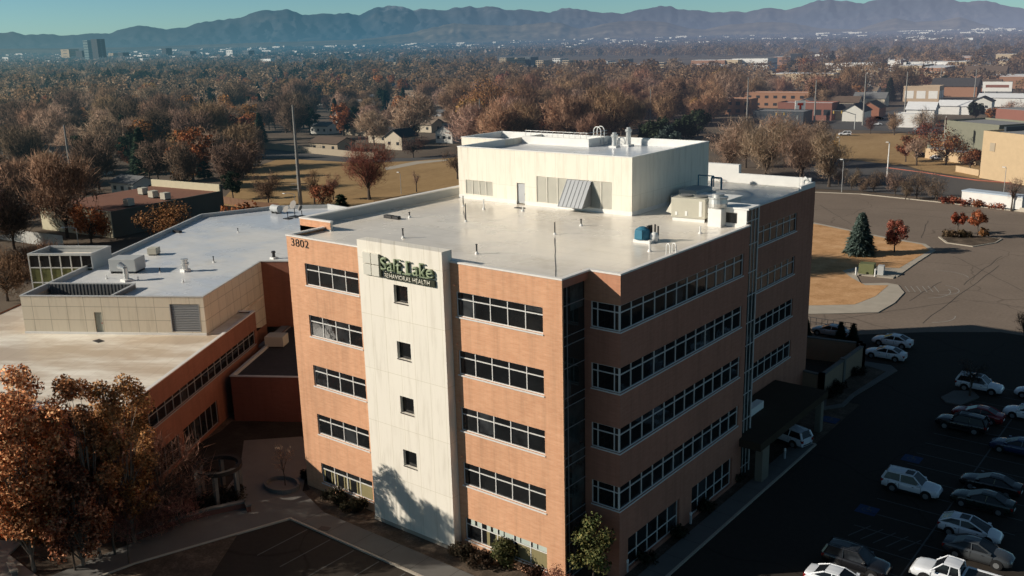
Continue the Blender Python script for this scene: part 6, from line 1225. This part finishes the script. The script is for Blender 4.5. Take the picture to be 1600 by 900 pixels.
# ================================================================== mountains
RIDGE = [(-260,54),(-120,52),(0,51),(20,50),(40,54),(80,53),(100,56),(120,54),(145,52),(170,53),(190,45),(215,41),(230,40),(245,43),(260,46),(290,43),(310,36),(335,33),(350,30),(375,26),(400,17),(412,15),(425,17),(448,13),(460,17),(473,22),(500,21),(530,21),(545,20),(562,24),(575,18),(590,11),(605,10),(616,7),(630,11),(645,16),(660,13),(690,16),(705,12),(720,10),(735,9),(745,12),(760,8),(775,11),(790,14),(815,14),(840,19),(848,16),(860,18),(875,14),(890,11),(905,13),(920,17),(940,19),(970,21),(985,19),(1000,15),(1015,12),(1030,10),(1045,9),(1055,12),(1070,15),(1090,17),(1130,19),(1150,17),(1165,19),(1180,16),(1195,12),(1210,13),(1227,16),(1245,10),(1260,6),(1280,1),(1300,-2),(1315,0),(1335,4),(1350,3),(1370,-1),(1390,-6),(1420,-8),(1450,-5),(1480,-2),(1500,1),(1515,4),(1540,1),(1560,6),(1580,10),(1600,13),(1720,8),(1860,12)]
HILL = [(-260,74),(0,76),(200,74),(420,66),(560,62),(640,52),(670,44),(690,40),(710,36),(740,38),(770,39),(800,40),(840,36),(860,34),(880,37),(905,45),(930,40),(960,34),(1000,32),(1040,34),(1075,44),(1100,46),(1140,38),(1170,36),(1200,34),(1240,36),(1280,44),(1340,46),(1370,36),(1400,28),(1430,34),(1470,32),(1500,26),(1530,36),(1570,46),(1600,50),(1720,40),(1860,44)]
from mathutils import noise as mn
def range_mesh(name, prof, r0, r1, rows, mat, amp, seed, back):
    us = np.linspace(-240,1840,640); px = [a for a,b in prof]; py = [b for a,b in prof]; V=[];F=[]; nc = len(us)
    for j in range(rows):
        t = j/(rows-1)
        for u in us:
            vy = np.interp(u,px,py); dr = ray(u,vy); L_ = math.hypot(dr.x,dr.y); ang = math.atan2(dr.y,dr.x); H_ = (CP.z+dr.z/L_*r1)*(1+.05*mn.noise(Vector((u*.045,seed,0)))+.04*mn.noise(Vector((u*.11,seed,2))))
            rr = r0+(r1-r0)*t*1.25; tt = rr-r0; f = min(1,tt/(r1-r0)); 
            q = Vector((ang*34+seed, rr/2600, seed)); ridge = 1-abs(mn.noise(q))*2.0-abs(mn.noise(q*2.3))*.9; rg2 = mn.noise(q*2.7)*.5+mn.noise(q*6.1)*.34+mn.noise(q*13)*.16
            if rr <= r1: z = H_*(f**1.25)*(1-amp*math.sin(math.pi*f)*(1-ridge*.5-rg2*.5))+H_*amp*.4*rg2*f*(1-f)*2
            else: z = H_*(1-(rr-r1)/(r1-r0)*1.5)
            if j == 0: z = -30
            wob = mn.noise(Vector((ang*60,t*3,seed)))*.004*math.sin(math.pi*min(1,f)); V.append((CP.x+rr*math.cos(ang+wob), CP.y+rr*math.sin(ang+wob), max(z,-30)))
    for j in range(rows-1):
        for i in range(nc-1): F.append((j*nc+i,(j+1)*nc+i,(j+1)*nc+i+1,j*nc+i+1))
    me = bpy.data.meshes.new(name); me.from_pydata(V,[],F); me.update()
    for p in me.polygons: p.use_smooth = True
    return tag(obj(name, me, mat), kind='structure')
def mtn_mat(name, stops, snow=None, scale=.0009, amount=1.0):
    m, nt, b = newmat(name); co = worldco(nt,(1,1,2.2)); n1 = noise(nt,co,scale,7,.62)
    col = ramp(nt,n1,stops)
    if snow:
        ge = N(nt,'ShaderNodeNewGeometry'); sp = N(nt,'ShaderNodeSeparateXYZ'); lk(nt,ge.outputs['Position'],sp.inputs[0]); hgt = N(nt,'ShaderNodeMapRange'); hgt.inputs[1].default_value = snow; hgt.inputs[2].default_value = snow+260; lk(nt,sp.outputs[2],hgt.inputs[0])
        n2 = noise(nt,worldco(nt),.0016,6,.7); f = mth(nt,'MULTIPLY',ramp(nt,n2,[(.5,g3(0)),(.62,g3(1))]),hgt.outputs[0]); col = mixc(nt,f,col,(.75,.76,.80))
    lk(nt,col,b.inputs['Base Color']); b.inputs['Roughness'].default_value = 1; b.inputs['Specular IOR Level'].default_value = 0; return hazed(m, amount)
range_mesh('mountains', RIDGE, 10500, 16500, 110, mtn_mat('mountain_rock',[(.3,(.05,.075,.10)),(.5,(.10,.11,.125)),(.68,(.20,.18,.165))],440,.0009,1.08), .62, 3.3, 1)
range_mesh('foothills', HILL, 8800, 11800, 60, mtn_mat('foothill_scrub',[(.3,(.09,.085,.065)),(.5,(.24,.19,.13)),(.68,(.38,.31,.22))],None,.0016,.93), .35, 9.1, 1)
# ================================================================== light
SUND = Vector((.73,.684,-.46)).normalized()
sl = bpy.data.lights.new('sun','SUN'); sl.energy = 5.0; sl.angle = R(.5); sl.color = (1,.92,.80); so_ = bpy.data.objects.new('sun', sl); COL.objects.link(so_); so_.rotation_euler = SUND.to_track_quat('-Z','Y').to_euler(); so_.location = (-60,-60,60)
wd = bpy.data.worlds.new('World'); sc.world = wd; wd.use_nodes = True; nt = wd.node_tree; bg = nt.nodes['Background']
sky = nt.nodes.new('ShaderNodeTexSky'); sky.sky_type = 'NISHITA'; sky.sun_disc = False; sky.sun_elevation = math.asin(-SUND.z); sky.sun_rotation = math.atan2(-SUND.x,-SUND.y); sky.altitude = 1300; sky.air_density = 1.0; sky.dust_density = .6; sky.ozone_density = 2.0
tc = nt.nodes.new('ShaderNodeTexCoord'); sz_ = nt.nodes.new('ShaderNodeSeparateXYZ'); nt.links.new(tc.outputs['Generated'], sz_.inputs[0])
fall = ramp(nt, sz_.outputs[2], [(0, g3(1)), (.06, g3(.85)), (.13, (.62,.52,.46)), (.4, (.80,.58,.44))])     # unseen sky overhead dimmed and warmed to set the fill in shade
tint = mixc(nt, 1.0, mixc(nt, 1.0, sky.outputs[0], SKY_TINT, 'MULTIPLY'), fall, 'MULTIPLY'); nt.links.new(tint, bg.inputs[0]); bg.inputs[1].default_value = SKY_STR
sc.view_settings.view_transform = 'Standard'; sc.view_settings.look = 'None'; sc.view_settings.exposure = 0; sc.view_settings.gamma = 1
sc.cycles.max_bounces = 5; sc.cycles.diffuse_bounces = 2; sc.cycles.glossy_bounces = 3; sc.cycles.use_denoising = True; sc.cycles.sample_clamp_indirect = 4
